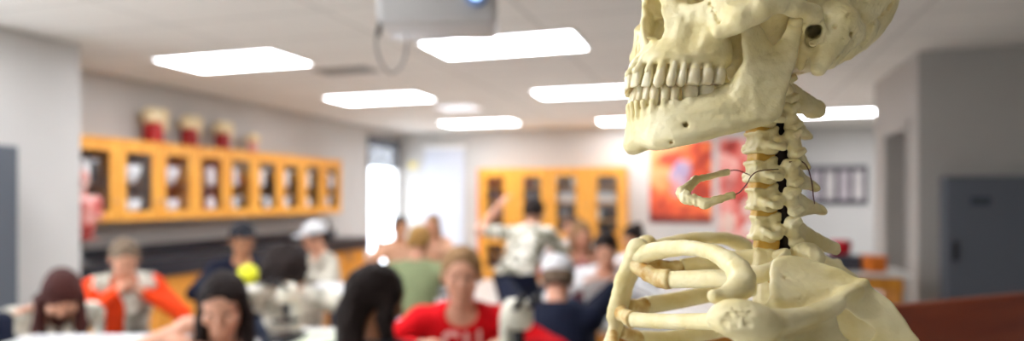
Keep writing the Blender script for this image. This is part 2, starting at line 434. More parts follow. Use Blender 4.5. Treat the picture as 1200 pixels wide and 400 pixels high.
for a in ((A1, NO, P1, 3, 2.8, 4), (A1, P1, P2, 3, 4, 3.6), (A1, P2, Lw[5], 3, 3.6, 4.2), (A1, Lw[5], Lw[4], 3, 4.2, 5), (A1, Lw[4], Md[4], 3, 4.6, 5), (A1, Md[4], Uw[5], 3, 5, 5), (A1, A2, NO, 3, 3, 2.8), (A2, CO, NO, 3, 2.2, 2.4), (NO, NK, P1, 2.6, 3.6, 4)):
    f.tri(a[0], a[1], a[2], a[3], a[4], a[5])
f.cap(NK, S(933, 24, 54), 3.6, 4.2, k=3); f.cap(S(932, 25, 46), S(934, 24, 60), 4.0, 4.2, k=3)
f.cap(P1, S(934, 28, 54), 4, 4, k=3)
f.blur(3)
f.ell(S(760, 161, 0), (6, 9, 6), k=4); f.ell(S(769, 164, 13), (5, 6, 5), k=4)
f.cap(S(806, 145, 36), S(797, 150, 20), 1.9, 1.0, k=0.8, op='s')  # mental foramen
f.cap(S(788, 167, 30), S(783, 166, 18), 0.9, 0.6, k=0.6, op='s')
for i, c in enumerate(lo_c):
    n, t = outward(lo_c, i); L = 13 if LO[i][0] in 'CP' else 9
    f.cap(c + n * 0.6 + (0, 0, -6), c - n * 1.0 + (-1.0, 0, -6 - L), LO[i][3] * 0.36, 1.5, k=2.2)
f.rough(0.16, 9); f.rough(0.05, 4)
V, F = f.mesh(2)
jaw = bone_part('lower_jaw', SK, V, F)
# ------------------------------------------------ teeth
def tooth(kind, w, dp, hc, hr, up):
    """rings of a rounded section along z; crown hc tall from z=0 to the neck, root hr beyond"""
    rows = []; N = 20
    if kind == 'I':   prof = [(0.0, .86, .18), (.06, .97, .30), (.3, 1, .55), (.6, .93, .8), (.85, .8, .92), (1, .70, .9)]
    elif kind == 'C': prof = [(0.0, .16, .2), (.08, .5, .4), (.22, .88, .62), (.5, 1, .88), (.8, .86, 1), (1, .72, .95)]
    elif kind == 'P': prof = [(0.0, .42, .5), (.08, .75, .72), (.25, .97, .92), (.5, 1, 1), (.8, .86, .96), (1, .72, .88)]
    else:             prof = [(0.0, .72, .68), (.06, .88, .84), (.22, .98, .96), (.5, 1, 1), (.8, .9, .97), (1, .8, .9)]
    rings = [(p * hc, a * w / 2, b * dp / 2) for p, a, b in prof] + [(hc + hr * q, w / 2 * e, dp / 2 * e * 1.05) for q, e in ((.25, .66), (.6, .5), (1, .25))]
    V = []; ex = 2.6 if kind in 'IM' else 2.3
    for z, a, b in rings:
        for s in range(N):
            t = 2 * PI * s / N; c, q = math.cos(t), math.sin(t)
            x = a * math.copysign(abs(c) ** (2 / ex), c); y = b * math.copysign(abs(q) ** (2 / ex), q)
            zz = z
            if kind == 'M' and z < hc * 0.1: zz = z - 0.5 * abs(math.sin(2 * t)) + 0.4
            V.append((x, y, zz * up))
    n = len(rings); F = []
    for i in range(n - 1):
        for s in range(N): F.append((i * N + s, i * N + (s + 1) % N, (i + 1) * N + (s + 1) % N, (i + 1) * N + s))
    V.append((0, 0, (0.5 if kind == 'M' else 0) * up)); V.append((0, 0, rings[-1][0] * up)); c0, c1 = n * N, n * N + 1
    F += [(c0, (s + 1) % N, s, s) for s in range(N)] + [(c1, (n - 1) * N + s, (n - 1) * N + (s + 1) % N, (n - 1) * N + s) for s in range(0)]
    F4 = [q for q in F if len(set(q)) == 4]; F3 = [(c0, (s + 1) % N, s) for s in range(N)] + [(c1, (n - 1) * N + s, (n - 1) * N + (s + 1) % N) for s in range(N)]
    return np.array(V), F4, F3
def place_teeth(T, C, up, parent):
    for i, (kind, px, y, w, dp) in enumerate(T):
        hc = {'I': 11 if i == 0 else 10.4, 'C': 12, 'P': 10.2, 'M': 9.6}[kind] if up > 0 else {'I': 11.4, 'C': 13.4, 'P': 11.6, 'M': 9.8}[kind]
        n, t = outward(C, i); zax = np.array([-0.16 if i < 3 else -0.05, 0, 1.0]) if up > 0 else np.array([0.10 if i < 3 else 0, 0, 1.0])
        zax /= np.linalg.norm(zax)
        V0, F4, F3 = tooth(kind, w * 0.93, dp, hc, 9 if kind != 'M' else 6, up)
        for side in (1, -1):
            M = np.stack([t, n, zax], 1)
            tip = C[i] + n * (0.6 if up > 0 else -1.6) - zax * up * hc * 0.52
            P = V0 @ M.T + tip
            if side < 0: P = P * (1, -1, 1)
            W = SK.world(P) - root_w
            me = bpy.data.meshes.new('tooth'); me.from_pydata([tuple(v) for v in W], [], [tuple(q) for q in F4] + F3)
            me.polygons.foreach_set('use_smooth', np.ones(len(me.polygons), bool)); fixn(me)
            link('tooth', me, tooth_m, parent)
place_teeth(UP, up_c, 1, skull)
place_teeth(LO, lo_c, -1, jaw)
# ------------------------------------------------ neck and upper back
VERT = [  # name, body centre, half height, half depth, yaw, pitch, spinous tip, tip radius
    ('C2', (884, 106), 7.5, 7.2, 200, -4, (956, 128), 6.2),
    ('C3', (888, 137), 7.2, 7.6, 196, -4, (946, 160), 2.6),
    ('C4', (892, 168), 7.4, 7.8, 191, -4, (944, 195), 2.3),
    ('C5', (891, 202), 7.2, 8.0, 186, -4, (955, 220), 2.6),
    ('C6', (893, 234), 7.4, 8.2, 180, -4, (963, 247), 2.8),
    ('C7', (896, 268), 8.4, 8.6, 174, -6, (978, 292), 4.2),
    ('T1', (899, 305), 8.6, 8.8, 166, -8, (965, 345), 3.6),
    ('T2', (903, 342), 9.0, 9.2, 160, -8, (970, 388), 3.4),
    ('T3', (905, 380), 8.8, 9.6, 160, -6, (972, 430), 3.2),
    ('T4', (907, 419), 9.0, 10, 160, -4, (974, 472), 3.2),
    ('T5', (908, 459), 9.2, 10.4, 160, 0, (974, 514), 3.2),
    ('T6', (908, 500), 9.4, 10.8, 160, 2, (972, 556), 3.2)]
mid_t0, mid_t1 = np.array([183.0, 484, -33]), np.array([179.0, 478, 75])
VF = {}
prev = None
cord_pts = []
for (nm, (bx, by), hh, hd, yaw, pit, (sx, sy), tr) in VERT:
    fr = Frame((0, pit, yaw), mid_t0)
    # depth: interpolate the spine's depth between neck base and skull base
    D = 484 + (478 - 484) * np.clip((285 - by) / 190, 0, 1) + (max(0, by - 300) * 0.06)
    c = np.array([(bx - CX) / FPX, 1, (HY - by) / FPX]) * D
    fr.t = c; VF[nm] = fr
    tip = fr.S(sx, sy, 0)
    thor = nm[0] == 'T'; hw = 9.5 if not thor else 12
    f = Field((-75, 0, -70), (22, 42, 26), 0.7, mirror=True)
    f.box((0, 0, 0), (hd, hw, hh), 3.2, k=0)
    f.cap((0, 0, hh - 1.2), (0, 5, hh - 1.2), hd - 0.8, hd - 1.5, k=2) if False else None
    f.ell((0, 0, 0), (hd * 0.9, hw * 0.92, hh + 0.8), k=2)
    f.box((hd * .1, 0, hh - 1), (hd + .7, hw + .8, 1.5), 1.3, k=1.5); f.box((hd * .1, 0, -hh + 1), (hd + .9, hw + .6, 1.6), 1.4, k=1.5)
    for a in ((hd - 1, 4, 0),): f.ell((hd + 1.5, 5, 0.5), (2.0, 4, hh * .55), k=1.5, op='s')
    px_ = -hd - (7 if thor else 5.5)
    if not thor:
        # transverse process with two tubercles round a foramen, articular pillar, lamina
        f.chain([(hd * .4, hw - 1, -1), (hd * .35, 17, -2.5), (0, 21.5, -4)], [3.2, 2.3, 2.6], k=2.5)
        f.chain([(-hd * .6, hw, 1), (-6.5, 16, -.5), (-4, 21.5, -4)], [4.2, 3.2, 2.8], k=2.5); f.cap((-hd * .35, hw - .5, hh), (-hd * .7, hw - 1, hh + 2.5), 3.0, 2.4, k=2); f.ell((-hd * .2, hw + 1, -hh * .6), (6, 3.5, 4.5), k=2.5)
        f.cap((-hd + 1, 8, 1), (px_ - 1, 16, 1), 3.4, 4.2, k=2.5)
        f.cap((px_ + 1, 16, hh * .8), (px_ - 4, 16, -hh * .95), 4.4, 4.4, k=3)
        f.box((px_ - 1, 17, hh * .8), (4.6, 6, 2.4), 1.6, euler((0, 38, 0)), k=2); f.box((px_ - 4.5, 17, -hh * .9), (4.6, 6, 2.4), 1.6, euler((0, 38, 0)), k=2)
        lam0, lam1 = np.array([px_ - 5, 15, 0.5]), np.array([px_ - 14, 2, -1.5])
        f.tri(lam0 + (0, 0, hh * .55), lam1 + (0, 0, hh * .45), lam0 + (-1.5, 0, -hh * .6), 2.2, 2.0, 2.0, k=2); f.tri(lam1 + (0, 0, hh * .45), lam1 + (-2, 0, -hh * .5), lam0 + (-1.5, 0, -hh * .6), 2.0, 2.0, 2.0, k=2)
        for top in (0.75, 0.1): f.tri((px_ - 1, 14, hh * top), (px_ - 7, 13, -hh * 1.0), tip + (2, 1.0, 1.0), 3.0, 3.0, tr * .85, k=2.5)
        r0 = 6.2 if nm == 'C2' else 4.4 if nm == 'C7' else 3.3
        mid = lam1 * 0.45 + tip * 0.55
        f.tri(lam1 + (3, 0, 3.5), lam1 + (1, 0, -3.0), tip, 2.2, 2.2, tr * 0.8, k=2)
        f.chain([lam1 + (2, 0, 0), mid, tip], [r0, max(2.2, tr * .75), tr], k=2)
        if nm not in ('C7',): f.cap(mid * .5 + tip * .5, tip + (-0.5, 3.0, -0.8), 1.8, tr * .75, k=2)
        if nm == 'C2':
            f.cap((-1, 0, hh), (-1, 0, hh + 14), 5, 3.6, k=2); f.ell(tip + (2, 2, -1), (6, 5, 5.5), k=3); f.box((px_ + 6, 14, hh * .8), (7, 7, 2.6), 2, euler((0, 12, 0)), k=2)
    else:
        f.cap((-hd + 1, 8, 3), (px_ - 1, 13, 4), 4.2, 4.4, k=3)
        f.chain([(px_ - 2, 13, 4), (px_ - 7, 24, 6), (px_ - 10, 34 if nm == 'T1' else 31, 8)], [5, 4.4, 5.2], k=3)
        f.cap((px_, 13, hh), (px_ - 4, 13, -hh), 4.2, 4.2, k=3)
        if nm == 'T1': f.ell((px_ - 6, 24, 10), (10, 13, 8), k=5)
        lam1 = np.array([px_ - 13, 2, -2])
        f.tri((px_ - 4, 14, 5), (px_ - 6, 13, -8), lam1, 2.8, 2.8, 3.4, k=3)
        f.chain([lam1, tip], [4.4, tr], k=3)
    f.cap((-hd - 6, 0, 40), (-hd - 6, 0, -40), 6.2, 6.2, k=1.0, op='s')
    f.rough(0.16, 6); f.rough(0.05, 3)
    V, F = f.mesh(2)
    bone_part('vertebra', fr, V, F)
    cord_pts.append(fr.cam(np.array([-hd - 6.5, 0, 0])))
    if prev is not None:
        # the yellow disc between two bodies
        pf, phh, phd = prev
        a, b = pf.cam((0, 0, -phh)), fr.cam((0, 0, hh)); m = (a + b) / 2; gap = np.linalg.norm(a - b)
        q = Field((-16, 0, -9), (16, 20, 9), 0.7, mirror=True)
        q.box((0, 0, 0), (hd - 1.0, hw - .8, gap / 2 + 1.2), 1.6); q.ell((0, 0, 0), (hd - .4, hw - .2, max(2, gap / 2 + .6)), k=1)
        V, F = q.mesh(2); df = Frame((0, pit, yaw), m); bone_part('spinal_disc', df, V, F, disc_m)
    prev = (fr, hh, hd)
# atlas
AT = Frame((1.7, -10, 200.8), SK.cam(np.array([9.0, 0, -40])))
f = Field((-45, 0, -20), (20, 48, 20), 0.7, mirror=True)
ring = [np.array([17 * math.cos(t) - 12, 17 * math.sin(t), 0]) for t in np.linspace(0.15, PI, 12)]
f.chain([(6, 0, 0)] + ring + [(-30, 0, 1)], 3.0, k=2)
f.ell((-2, 17, 1), (9, 8, 7.5), k=2); f.chain([(-3, 20, 0), (-4, 32, -1), (-5, 38, -1)], [5, 3.6, 4.4], k=3); f.cap((-30, 0, 1), (-33, 0, 2), 4, 3.4, k=2)
f.rough(0.22, 6); V, F = f.mesh(2); bone_part('atlas_vertebra', AT, V, F)
cp = [SK.cam(np.array([-20, 0, -10])), AT.cam(np.array([-14, 0, 0]))] + cord_pts
cp = spline(cp, 5)
link('spinal_cord', tube(cam2world(cp) - root_w, 0.0066, 12), cord_m, skeleton)
# ------------------------------------------------ hyoid on its wire
HF = Frame((0, 0, 188), (128, 455, 2))
f = Field((-40, -40, -40), (60, 40, 40), 0.6)
hb = HF.S(803, 229, 0)
L1, L2 = HF.S(826, 239, 13), HF.S(858, 229, 19)
R1, R2 = HF.S(815, 211, -13), HF.S(852, 202, -19)
off = hb * 0
f = Field(np.minimum.reduce([hb, L2, R2, L1, R1]) - 12, np.maximum.reduce([hb, L2, R2, L1, R1]) + 12, 0.6)
f.chain([R1, hb + (0, -4, 1.5), hb + (0, 3, -1.5), L1], [2.8, 4.0, 4.2, 3.4], k=3)
f.chain([L1, (L1 + L2) / 2, L2], [3.4, 2.4, 2.5], k=2); f.chain([R1, (R1 + R2) / 2, R2], [2.8, 1.9, 2.6], k=2)
f.cap(hb + (1.5, -3, 3.5), hb + (1.5, 3, -3), 2.4, 2.4, k=2); f.ell(hb + (-3.2, 1, 0), (2.5, 6, 4), k=2, op='s')
f.rough(0.2, 4); V, F = f.mesh(2); hy = bone_part('hyoid_bone', HF, V, F)
wire_m = mat('wire', '#5a2a22', 0.35, 0.5, metal=0.6)
def wire(pts):
    W = np.array([cam2world(np.array([(x - CX) / FPX, 1, (HY - y) / FPX]) * d) for x, y, d in pts]) - root_w
    link('wire', tube(spline(W, 6), 0.00042, 6), wire_m, hy)
dl, dr = HF.cam(L2)[1], HF.cam(R2)[1]
wire([(856, 229.5, dl), (866, 226, dl + 3), (875, 216, 465), (880, 207, 461), (887, 201.5, 458), (898, 199.5, 458), (912, 198.5, 462)])
wire([(851, 201.5, dr), (862, 199.5, dr), (872, 202.5, 480), (882, 207, 478)])
wire([(925, 190, 462), (938, 189, 466), (946, 196, 470), (951, 212, 470), (953, 228, 470), (954.5, 239, 472)])
# ------------------------------------------------ chest, collar bones and shoulder blades
B = BODY.S
def mirror(P): return np.asarray(P, float) * (1, -1, 1)
man = [B(748, 287, 0), B(735, 330, 0), B(724, 372, 0)]
f = Field(np.min(man, 0) - (30, 0, 130), np.max(man, 0) + (30, 40, 25), 0.85); f = Field((man[2][0] - 25 - 40, 0, man[2][2] - 125), (man[0][0] + 45, 36, man[0][2] + 15), 0.9, mirror=True)
t_, m_, b_ = man
f.chain([t_ + (-2, 20, -2), m_ + (1, 16, 2), b_ + (1, 11, 2)], [7, 5.6, 6.2], k=3); f.tri(t_ + (0, 0, -3), t_ + (-2, 20, -1), m_ + (0, 17, 3), 4.2, 5, 3.6, k=3); f.tri(t_ + (0, 0, -3), m_ + (0, 17, 3), m_, 4.2, 3.6, 3.6, k=3)
f.tri(m_, m_ + (0, 17, 3), b_ + (0, 11, 2), 3.6, 3.6, 4.2, k=3); f.tri(m_, b_ + (0, 11, 2), b_, 3.6, 4.2, 4.2, k=3)
f.ell(t_ + (-4, 21, 0), (7, 7, 6), k=4)
bb = b_ + (22, 0, -78)
f.tri(b_ + (0, 0, -3), b_ + (0, 10, -3), bb + (0, 16, 8), 4.2, 4.2, 3.6, k=2); f.tri(b_ + (0, 0, -3), bb + (0, 16, 8), bb, 4.2, 3.6, 3.6, k=2); f.cap(bb, bb + (2, 0, -22), 4, 2.5, k=4)
f.rough(0.25, 9); V, F = f.mesh(2); bone_part('breastbone', BODY, V, F)
# ribs
RIBS = [
    ([B(905, 300, 12), B(922, 300, 34), B(902, 318, 60), B(868, 325, 64), B(826, 327, 52), B(786, 328, 38)], [3.5, 5.0, 5.6, 6.2, 6.4, 6.2], [B(786, 328, 38), B(768, 325, 31), B(752, 316, 25), B(738, 305, 17)], (0.62, 1.0)),
    ([B(910, 335, 12), B(930, 338, 36), B(925, 362, 78), B(888, 378, 88), B(835, 377, 74), B(780, 377, 52), B(741, 375, 34)], [3.5, 5, 5.4, 5.6, 5.6, 5.4, 5.6], [B(741, 375, 34), B(733, 371, 26), B(727, 366, 14)], (0.7, 1.0)),
    ([B(912, 374, 12), B(936, 378, 38), B(950, 420, 88), B(905, 446, 104), B(830, 450, 92), B(760, 440, 62), B(728, 425, 42)], [3.5, 5, 5.2, 5.4, 5.4, 5.2, 5.2], [B(728, 425, 42), B(718, 408, 28), B(718, 395, 13)], (0.6, 1.05)),
    ([B(914, 414, 12), B(938, 418, 38), B(962, 470, 94), B(915, 512, 114), B(820, 520, 102), B(742, 505, 68), B(712, 484, 46)], [3.5, 5, 5.2, 5.4, 5.4, 5.2, 5.2], [B(712, 484, 46), B(704, 462, 30), B(706, 440, 14)], (0.6, 1.05)),
    ([B(914, 454, 12), B(940, 460, 38), B(966, 520, 98), B(915, 575, 120), B(812, 586, 110), B(728, 566, 74), B(700, 540, 48)], [3.5, 5, 5.2, 5.4, 5.4, 5.2, 5.2], [B(700, 540, 48), B(694, 512, 30), B(697, 480, 14)], (0.6, 1.05))]
for bonep, rr, cart, fl in RIBS:
    for mir in (False, True):
        P = np.array([mirror(p) if mir else p for p in bonep]); P = spline(P, 7); r = np.interp(np.linspace(0, 1, len(P)), np.linspace(0, 1, len(rr)), rr) / 1000 * (1.35 if mir else 1)
        rb = link('rib', tube(cam2world(BODY.cam(P)) - root_w, r, 14, fl), bone, skeleton)
        P = np.array([mirror(p) if mir else p for p in cart]); P = spline(P, 5); n = len(P)
        r = np.interp(np.linspace(0, 1, n), [0, .15, .4, .8, 1], [rr[-1] + .8, rr[-1] + 1.2, rr[-1], rr[-1] + .3, rr[-1] + 1.5]) / 1000
        r = r + RNG.normal(size=n) * 0.0003
        tag(link('rib_cartilage', tube(cam2world(BODY.cam(P)) - root_w, r, 14, (0.8, 1)), bone_dark, rb), 'yellow brown rib cartilage')
# collar bones
cl = [B(750, 299, 20), B(775, 293, 36), B(800, 291, 52), B(825, 293, 70), B(847, 302, 88), B(865, 317, 104), B(869, 333, 117), B(860, 344, 127), B(845, 348, 134), B(836, 347, 139)]
clr = [7.4, 6.4, 5.6, 5.2, 6.0, 7.6, 8.2, 7.2, 5.0, 3.6]
cl_s = spline(cl, 5); r_s = np.interp(np.linspace(0, 1, len(cl_s)), np.linspace(0, 1, len(clr)), clr)
f = Field(cl_s.min(0) - 14, cl_s.max(0) + 14, 0.8)
f.chain([tuple(p) for p in cl_s], list(r_s), k=0)
f.ell(B(749, 299, 19), (8, 6, 9), k=4)
f.blur(2); f.rough(0.18, 10)
V, F = f.mesh(2); bone_part('collar_bone', BODY, V, F)
V2 = V * (1, -1, 1); bone_part('collar_bone', BODY, V2, F[:, ::-1])
# shoulder blade
N0, SA, M1_, SB = B(907, 356, 112), B(908, 312, 80), B(952, 310, 66), B(1008, 333, 66)
I1, I2, I3 = B(1042, 358, 68), B(1072, 404, 70), B(1118, 520, 78)
GL, LT = B(893, 405, 136), B(960, 470, 120)
FL = B(948, 346, 92)                                             # floor of the hollow above the ridge
AC, S1, S2, S3 = B(862, 374, 150), B(905, 378, 136), B(950, 370, 112), B(992, 352, 86)
NB = B(915, 392, 118)
f = Field(np.minimum.reduce([N0, SA, SB, I3, GL, LT, AC]) - 16, np.maximum.reduce([N0, SA, SB, I3, GL, LT, AC]) + 18, 0.9)
for a, b_, c_ in ((N0, SA, FL), (SA, M1_, FL), (M1_, SB, FL), (SB, S3 + (6, 0, -6), FL), (S3 + (6, 0, -6), NB, FL), (NB, N0, FL)): f.tri(a, b_, c_, 2.6, 2.4, 1.6)
f.chain([tuple(p) for p in spline([N0, SA, B(926, 304, 71), M1_, B(983, 320, 66), SB], 4)], 3.0); f.tri(SA, B(926, 304, 71), M1_, 3, 3, 3); f.tri(M1_, B(983, 320, 66), SB, 3, 3, 3); f.chain([SB, I1, I2, I3], [3.0, 3.2, 3.6, 5])
IM = (SB + I3 + GL) / 3 + (4, 0, -4)
for a, b_ in ((SB, I1), (I1, I2), (I2, I3), (I3, LT), (LT, GL), (GL, NB), (NB, S3 + (6, 0, -6)), (S3 + (6, 0, -6), SB)): f.tri(a, b_, IM, 2.8, 2.8, 1.8)
f.chain([GL, LT, I3], [7, 4.5, 5]); f.ell(GL, (10, 9, 15), k=5); f.chain([NB, GL], [6, 8], k=4)
# the ridge and the tip of the shoulder
rt = [NB + (0, 6, -4), NB, S2 + (10, 0, -12), S3 + (6, 0, -6), SB]
tp = [AC + (-2, -4, 0), S1, S2, S3, SB + (-2, 2, 1)]
rt, tp = spline(rt, 4), spline(tp, 4)
rr = np.interp(np.linspace(0, 4, len(tp)), range(5), [8.5, 7, 6.0, 5.6, 3.6])
f.strip(list(tp), list(rt), rr * .8, np.full(len(tp), 2.4)); f.chain([tuple(p) for p in tp], list(rr))
f.blur(5)
f.ell(B(1000, 347, 84), (9, 7, 7), k=5); f.ell(B(1022, 372, 88), (17, 9, 15), k=7, op='s'); f.ell(AC + (0, 0, 0), (15, 11, 10), k=7); f.ell(B(884, 380, 146), (12, 9, 9), k=7); f.chain([B(908, 385, 122), B(893, 372, 112), B(870, 390, 108)], [6, 5.5, 5.5], k=5)
for _ in range(60):
    f.groove(BODY, [(864 + RNG.uniform(-17, 17), 371 + RNG.uniform(-12, 12))] * 2, RNG.uniform(.45, 1.0), 0, k=0.9, n=1)
for p in ((905, 350), (921, 326), (936, 352), (940, 349), (893, 340)): f.groove(BODY, [p, p], .9, 0, n=1)
f.rough(0.16, 12)
V, F = f.mesh(2); bone_part('shoulder_blade', BODY, V, F); bone_part('shoulder_blade', BODY, V * (1, -1, 1), F[:, ::-1])
# upper arm bones hang from the shoulder joints
for sgn in (1, -1):
    h0 = GL + (4, 16, -46); f = Field(h0 - (40, 45, 330), h0 + (40, 40, 40), 1.6)
    f.ell(h0, 22); f.ell(h0 + (4, 16, 2), (17, 14, 20), k=6); f.chain([h0 + (0, 12, -20), h0 + (0, 18, -90), h0 + (4, 20, -200), h0 + (6, 16, -290)], [17, 11.5, 10.5, 11], k=8); f.cap(h0 + (6, -12, -300), h0 + (6, 36, -300), 12, 11, k=10)
    V, F = f.mesh(2); bone_part('upper_arm_bone', BODY, V * (1, sgn, 1), F[:, ::sgn])
# stand
steel = mat('steel', '#9a9c9e', 0.3, 0.5, metal=0.9)
p6 = cam2world(VF['T6'].cam(np.array([-14, 0, 6]))) - root_w
link('stand_pole', tube(np.array([p6 + (0, 0, 0.06), p6 + (0, 0, 0.0), (p6[0], p6[1], 0.6), (p6[0], p6[1], 0.03)]), 0.0085, 16), steel, skeleton)
bm = bmesh.new()
for k in range(5):
    a = 2 * PI * k / 5; c_, s_ = math.cos(a), math.sin(a)
    vs_ = []
    for r, w, z0, z1 in ((0.0, .028, .0, .05), (0.16, .022, .0, .04), (0.27, .016, .0, .022)):
        for u, z in ((-w, z0 + .004), (w, z0 + .004), (w * .8, z1), (-w * .8, z1)):
            vs_.append(bm.verts.new((p6[0] + r * c_ - u * s_, p6[1] + r * s_ + u * c_, z)))
    for i in range(2):
        for j in range(4): bm.faces.new((vs_[i * 4 + j], vs_[i * 4 + (j + 1) % 4], vs_[i * 4 + 4 + (j + 1) % 4], vs_[i * 4 + 4 + j]))
    bm.faces.new(vs_[8:12]); bm.faces.new(vs_[3::-1])
me = bpy.data.meshes.new('stand_base'); bmesh.ops.recalc_face_normals(bm, faces=bm.faces); bm.to_mesh(me); bm.free()
link('stand_base', me, steel, skeleton)
# ================================================================ the room
class MB:
    """collects bevelled boxes, prisms and turned shapes into one mesh"""
    def __init__(self): self.bm = bmesh.new()
    def box(self, lo, hi, bev=0.0, rot=None, piv=None):
        lo, hi = np.minimum(lo, hi), np.maximum(lo, hi)
        r = bmesh.ops.create_cube(self.bm, size=1.0); v = r['verts']
        c, s = (lo + hi) / 2, hi - lo
        for q in v: q.co = Vector((q.co.x * s[0] + c[0], q.co.y * s[1] + c[1], q.co.z * s[2] + c[2]))
        if bev > 0:
            es = list({e for q in v for e in q.link_edges})
            rr = bmesh.ops.bevel(self.bm, geom=es, offset=min(bev, 0.45 * s.min()), segments=2, affect='EDGES', profile=0.5)
            v = list({q for f_ in rr['faces'] for q in f_.verts} | {q for q in v if q.is_valid})
        if rot is not None:
            bmesh.ops.rotate(self.bm, verts=v, cent=Vector(piv if piv is not None else c), matrix=rot)
        return self
    def lathe(self, prof, c=(0, 0, 0), seg=20, axis='z'):
        rows = []
        for r, z in prof:
            row = []
            for s in range(seg):
                a = 2 * PI * s / seg; p = (r * math.cos(a), r * math.sin(a), z)
                if axis == 'y': p = (p[0], p[2], p[1])
                if axis == 'x': p = (p[2], p[0], p[1])
                row.append(self.bm.verts.new((p[0] + c[0], p[1] + c[1], p[2] + c[2])))
            rows.append(row)
        for a, b in zip(rows[:-1], rows[1:]):
            for s in range(seg): self.bm.faces.new((a[s], a[(s + 1) % seg], b[(s + 1) % seg], b[s]))
        self.bm.faces.new(rows[0][::-1]); self.bm.faces.new(rows[-1]); return self
    def mesh_add(self, me, M=None):
        n0 = len(self.bm.verts); self.bm.from_mesh(me); self.bm.verts.ensure_lookup_table()
        if M is not None: bmesh.ops.transform(self.bm, matrix=M, verts=self.bm.verts[n0:])
        return self
    def build(self, name, m, parent=None, smooth=False, kind=None, off=None):
        me = bpy.data.meshes.new(name); bmesh.ops.recalc_face_normals(self.bm, faces=self.bm.faces)
        if off is not None: bmesh.ops.translate(self.bm, verts=self.bm.verts, vec=-Vector(off))
        self.bm.to_mesh(me); self.bm.free()
        if smooth: me.polygons.foreach_set('use_smooth', np.ones(len(me.polygons), bool))
        o = link(name, me, m, parent)
        if kind: o['kind'] = kind
        return o
CEIL = 2.70; XL = -5.93; YB = 11.6; YB2 = 12.8; XR = 5.2; YF = -2.6
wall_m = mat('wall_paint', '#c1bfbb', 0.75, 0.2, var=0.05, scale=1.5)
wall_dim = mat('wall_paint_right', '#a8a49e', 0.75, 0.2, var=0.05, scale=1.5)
floor_m = mat('floor_tile', '#d6d3cd', 0.35, 0.4, var=0.15, scale=3)
white_metal = mat('white_metal', '#e4e2dd', 0.45, 0.4)
# ceiling with its faint grid of tiles
ceil_m = mat('ceiling_tile', '#dedad3', 0.9, 0.1)
nt = ceil_m.node_tree; b_ = nt.nodes['Principled BSDF']; tc = nt.nodes.new('ShaderNodeTexCoord'); br = nt.nodes.new('ShaderNodeTexBrick')
br.offset = 0; br.inputs['Color1'].default_value = srgb('#dedad3'); br.inputs['Color2'].default_value = srgb('#dad6cf'); br.inputs['Mortar'].default_value = srgb('#c0bcb5')
br.inputs['Scale'].default_value = 1.0; br.inputs['Mortar Size'].default_value = 0.012; br.inputs['Brick Width'].default_value = 1.27; br.inputs['Row Height'].default_value = 0.64
nt.links.new(tc.outputs['Object'], br.inputs['Vector']); nt.links.new(br.outputs['Color'], b_.inputs['Base Color'])
MB().box((XL - .1, YF - .1, -0.1), (XR + .1, YB2 + .1, 0)).build('floor', floor_m, kind='structure')
MB().box((XL - .1, YF - .1, CEIL), (XR + .1, YB2 + .1, CEIL + .1)).build('ceiling', ceil_m, kind='structure')
# left wall with the tall glazed opening near the far corner
WY0, WY1, WZ0, WZ1 = 10.36, 11.5, 0.12, 2.46
w = MB().box((XL - .12, YF, 0), (XL, WY0, CEIL)).box((XL - .12, WY1, 0), (XL, YB, CEIL)).box((XL - .12, WY0, WZ1), (XL, WY1, CEIL)).box((XL - .12, WY0, 0), (XL, WY1, WZ0))
NY0, NY1, NZ0, NZ1 = -2.3, 2.5, .75, 2.5  # opening for an unseen window, added to light the skull
w = MB().box((XL - .12, YF, 0), (XL, NY0, CEIL)).box((XL - .12, NY1, 0), (XL, WY0, CEIL)).box((XL - .12, WY1, 0), (XL, YB, CEIL)).box((XL - .12, WY0, WZ1), (XL, WY1, CEIL)).box((XL - .12, WY0, 0), (XL, WY1, WZ0)).box((XL - .12, NY0, 0), (XL, NY1, NZ0)).box((XL - .12, NY0, NZ1), (XL, NY1, CEIL))
w.build('wall_left', wall_m, kind='structure')
MB().box((XL, YB, 0), (1.15, YB + .1, CEIL)).build('wall_back', wall_m, kind='structure')
MB().box((1.05, YB + .1, 0), (1.15, YB2, CEIL)).build('wall_back_return', wall_m, kind='structure')
MB().box((1.05, YB2, 0), (XR, YB2 + .1, CEIL)).build('wall_back_alcove', wall_m, kind='structure')
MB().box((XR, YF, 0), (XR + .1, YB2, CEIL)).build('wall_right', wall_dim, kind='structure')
MB().box((XL, YF - .1, 0), (XR, YF, CEIL)).build('wall_front', wall_m, kind='structure')
# block on the right with a door recess in its side
BX, BY0, BY1 = 1.585, 6.45, 8.15
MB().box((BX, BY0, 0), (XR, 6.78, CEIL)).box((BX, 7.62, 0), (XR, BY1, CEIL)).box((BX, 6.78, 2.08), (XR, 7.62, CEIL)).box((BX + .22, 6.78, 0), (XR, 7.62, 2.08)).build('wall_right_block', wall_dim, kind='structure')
dr = MB().box((BX + .17, 6.80, 0.01), (BX + .215, 7.60, 2.06), .004).build('door_1', mat('door_grey', '#66625c', 0.5), kind='structure')
MB().lathe([(0.012, 0), (0.012, .05), (.028, .06), (.028, .09), (0.01, .1)], (BX + .17, 6.88, 1.0), 14, 'x').build('door_handle', mat('steel', '#999999'), dr, True)
MB().box((BX - .012, 6.72, 0), (BX + .02, 6.79, 2.14), .003).box((BX - .012, 7.61, 0), (BX + .02, 7.68, 2.14), .003).box((BX - .012, 6.72, 2.07), (BX + .02, 7.68, 2.14), .003).build('trim_1', wall_dim, kind='structure')
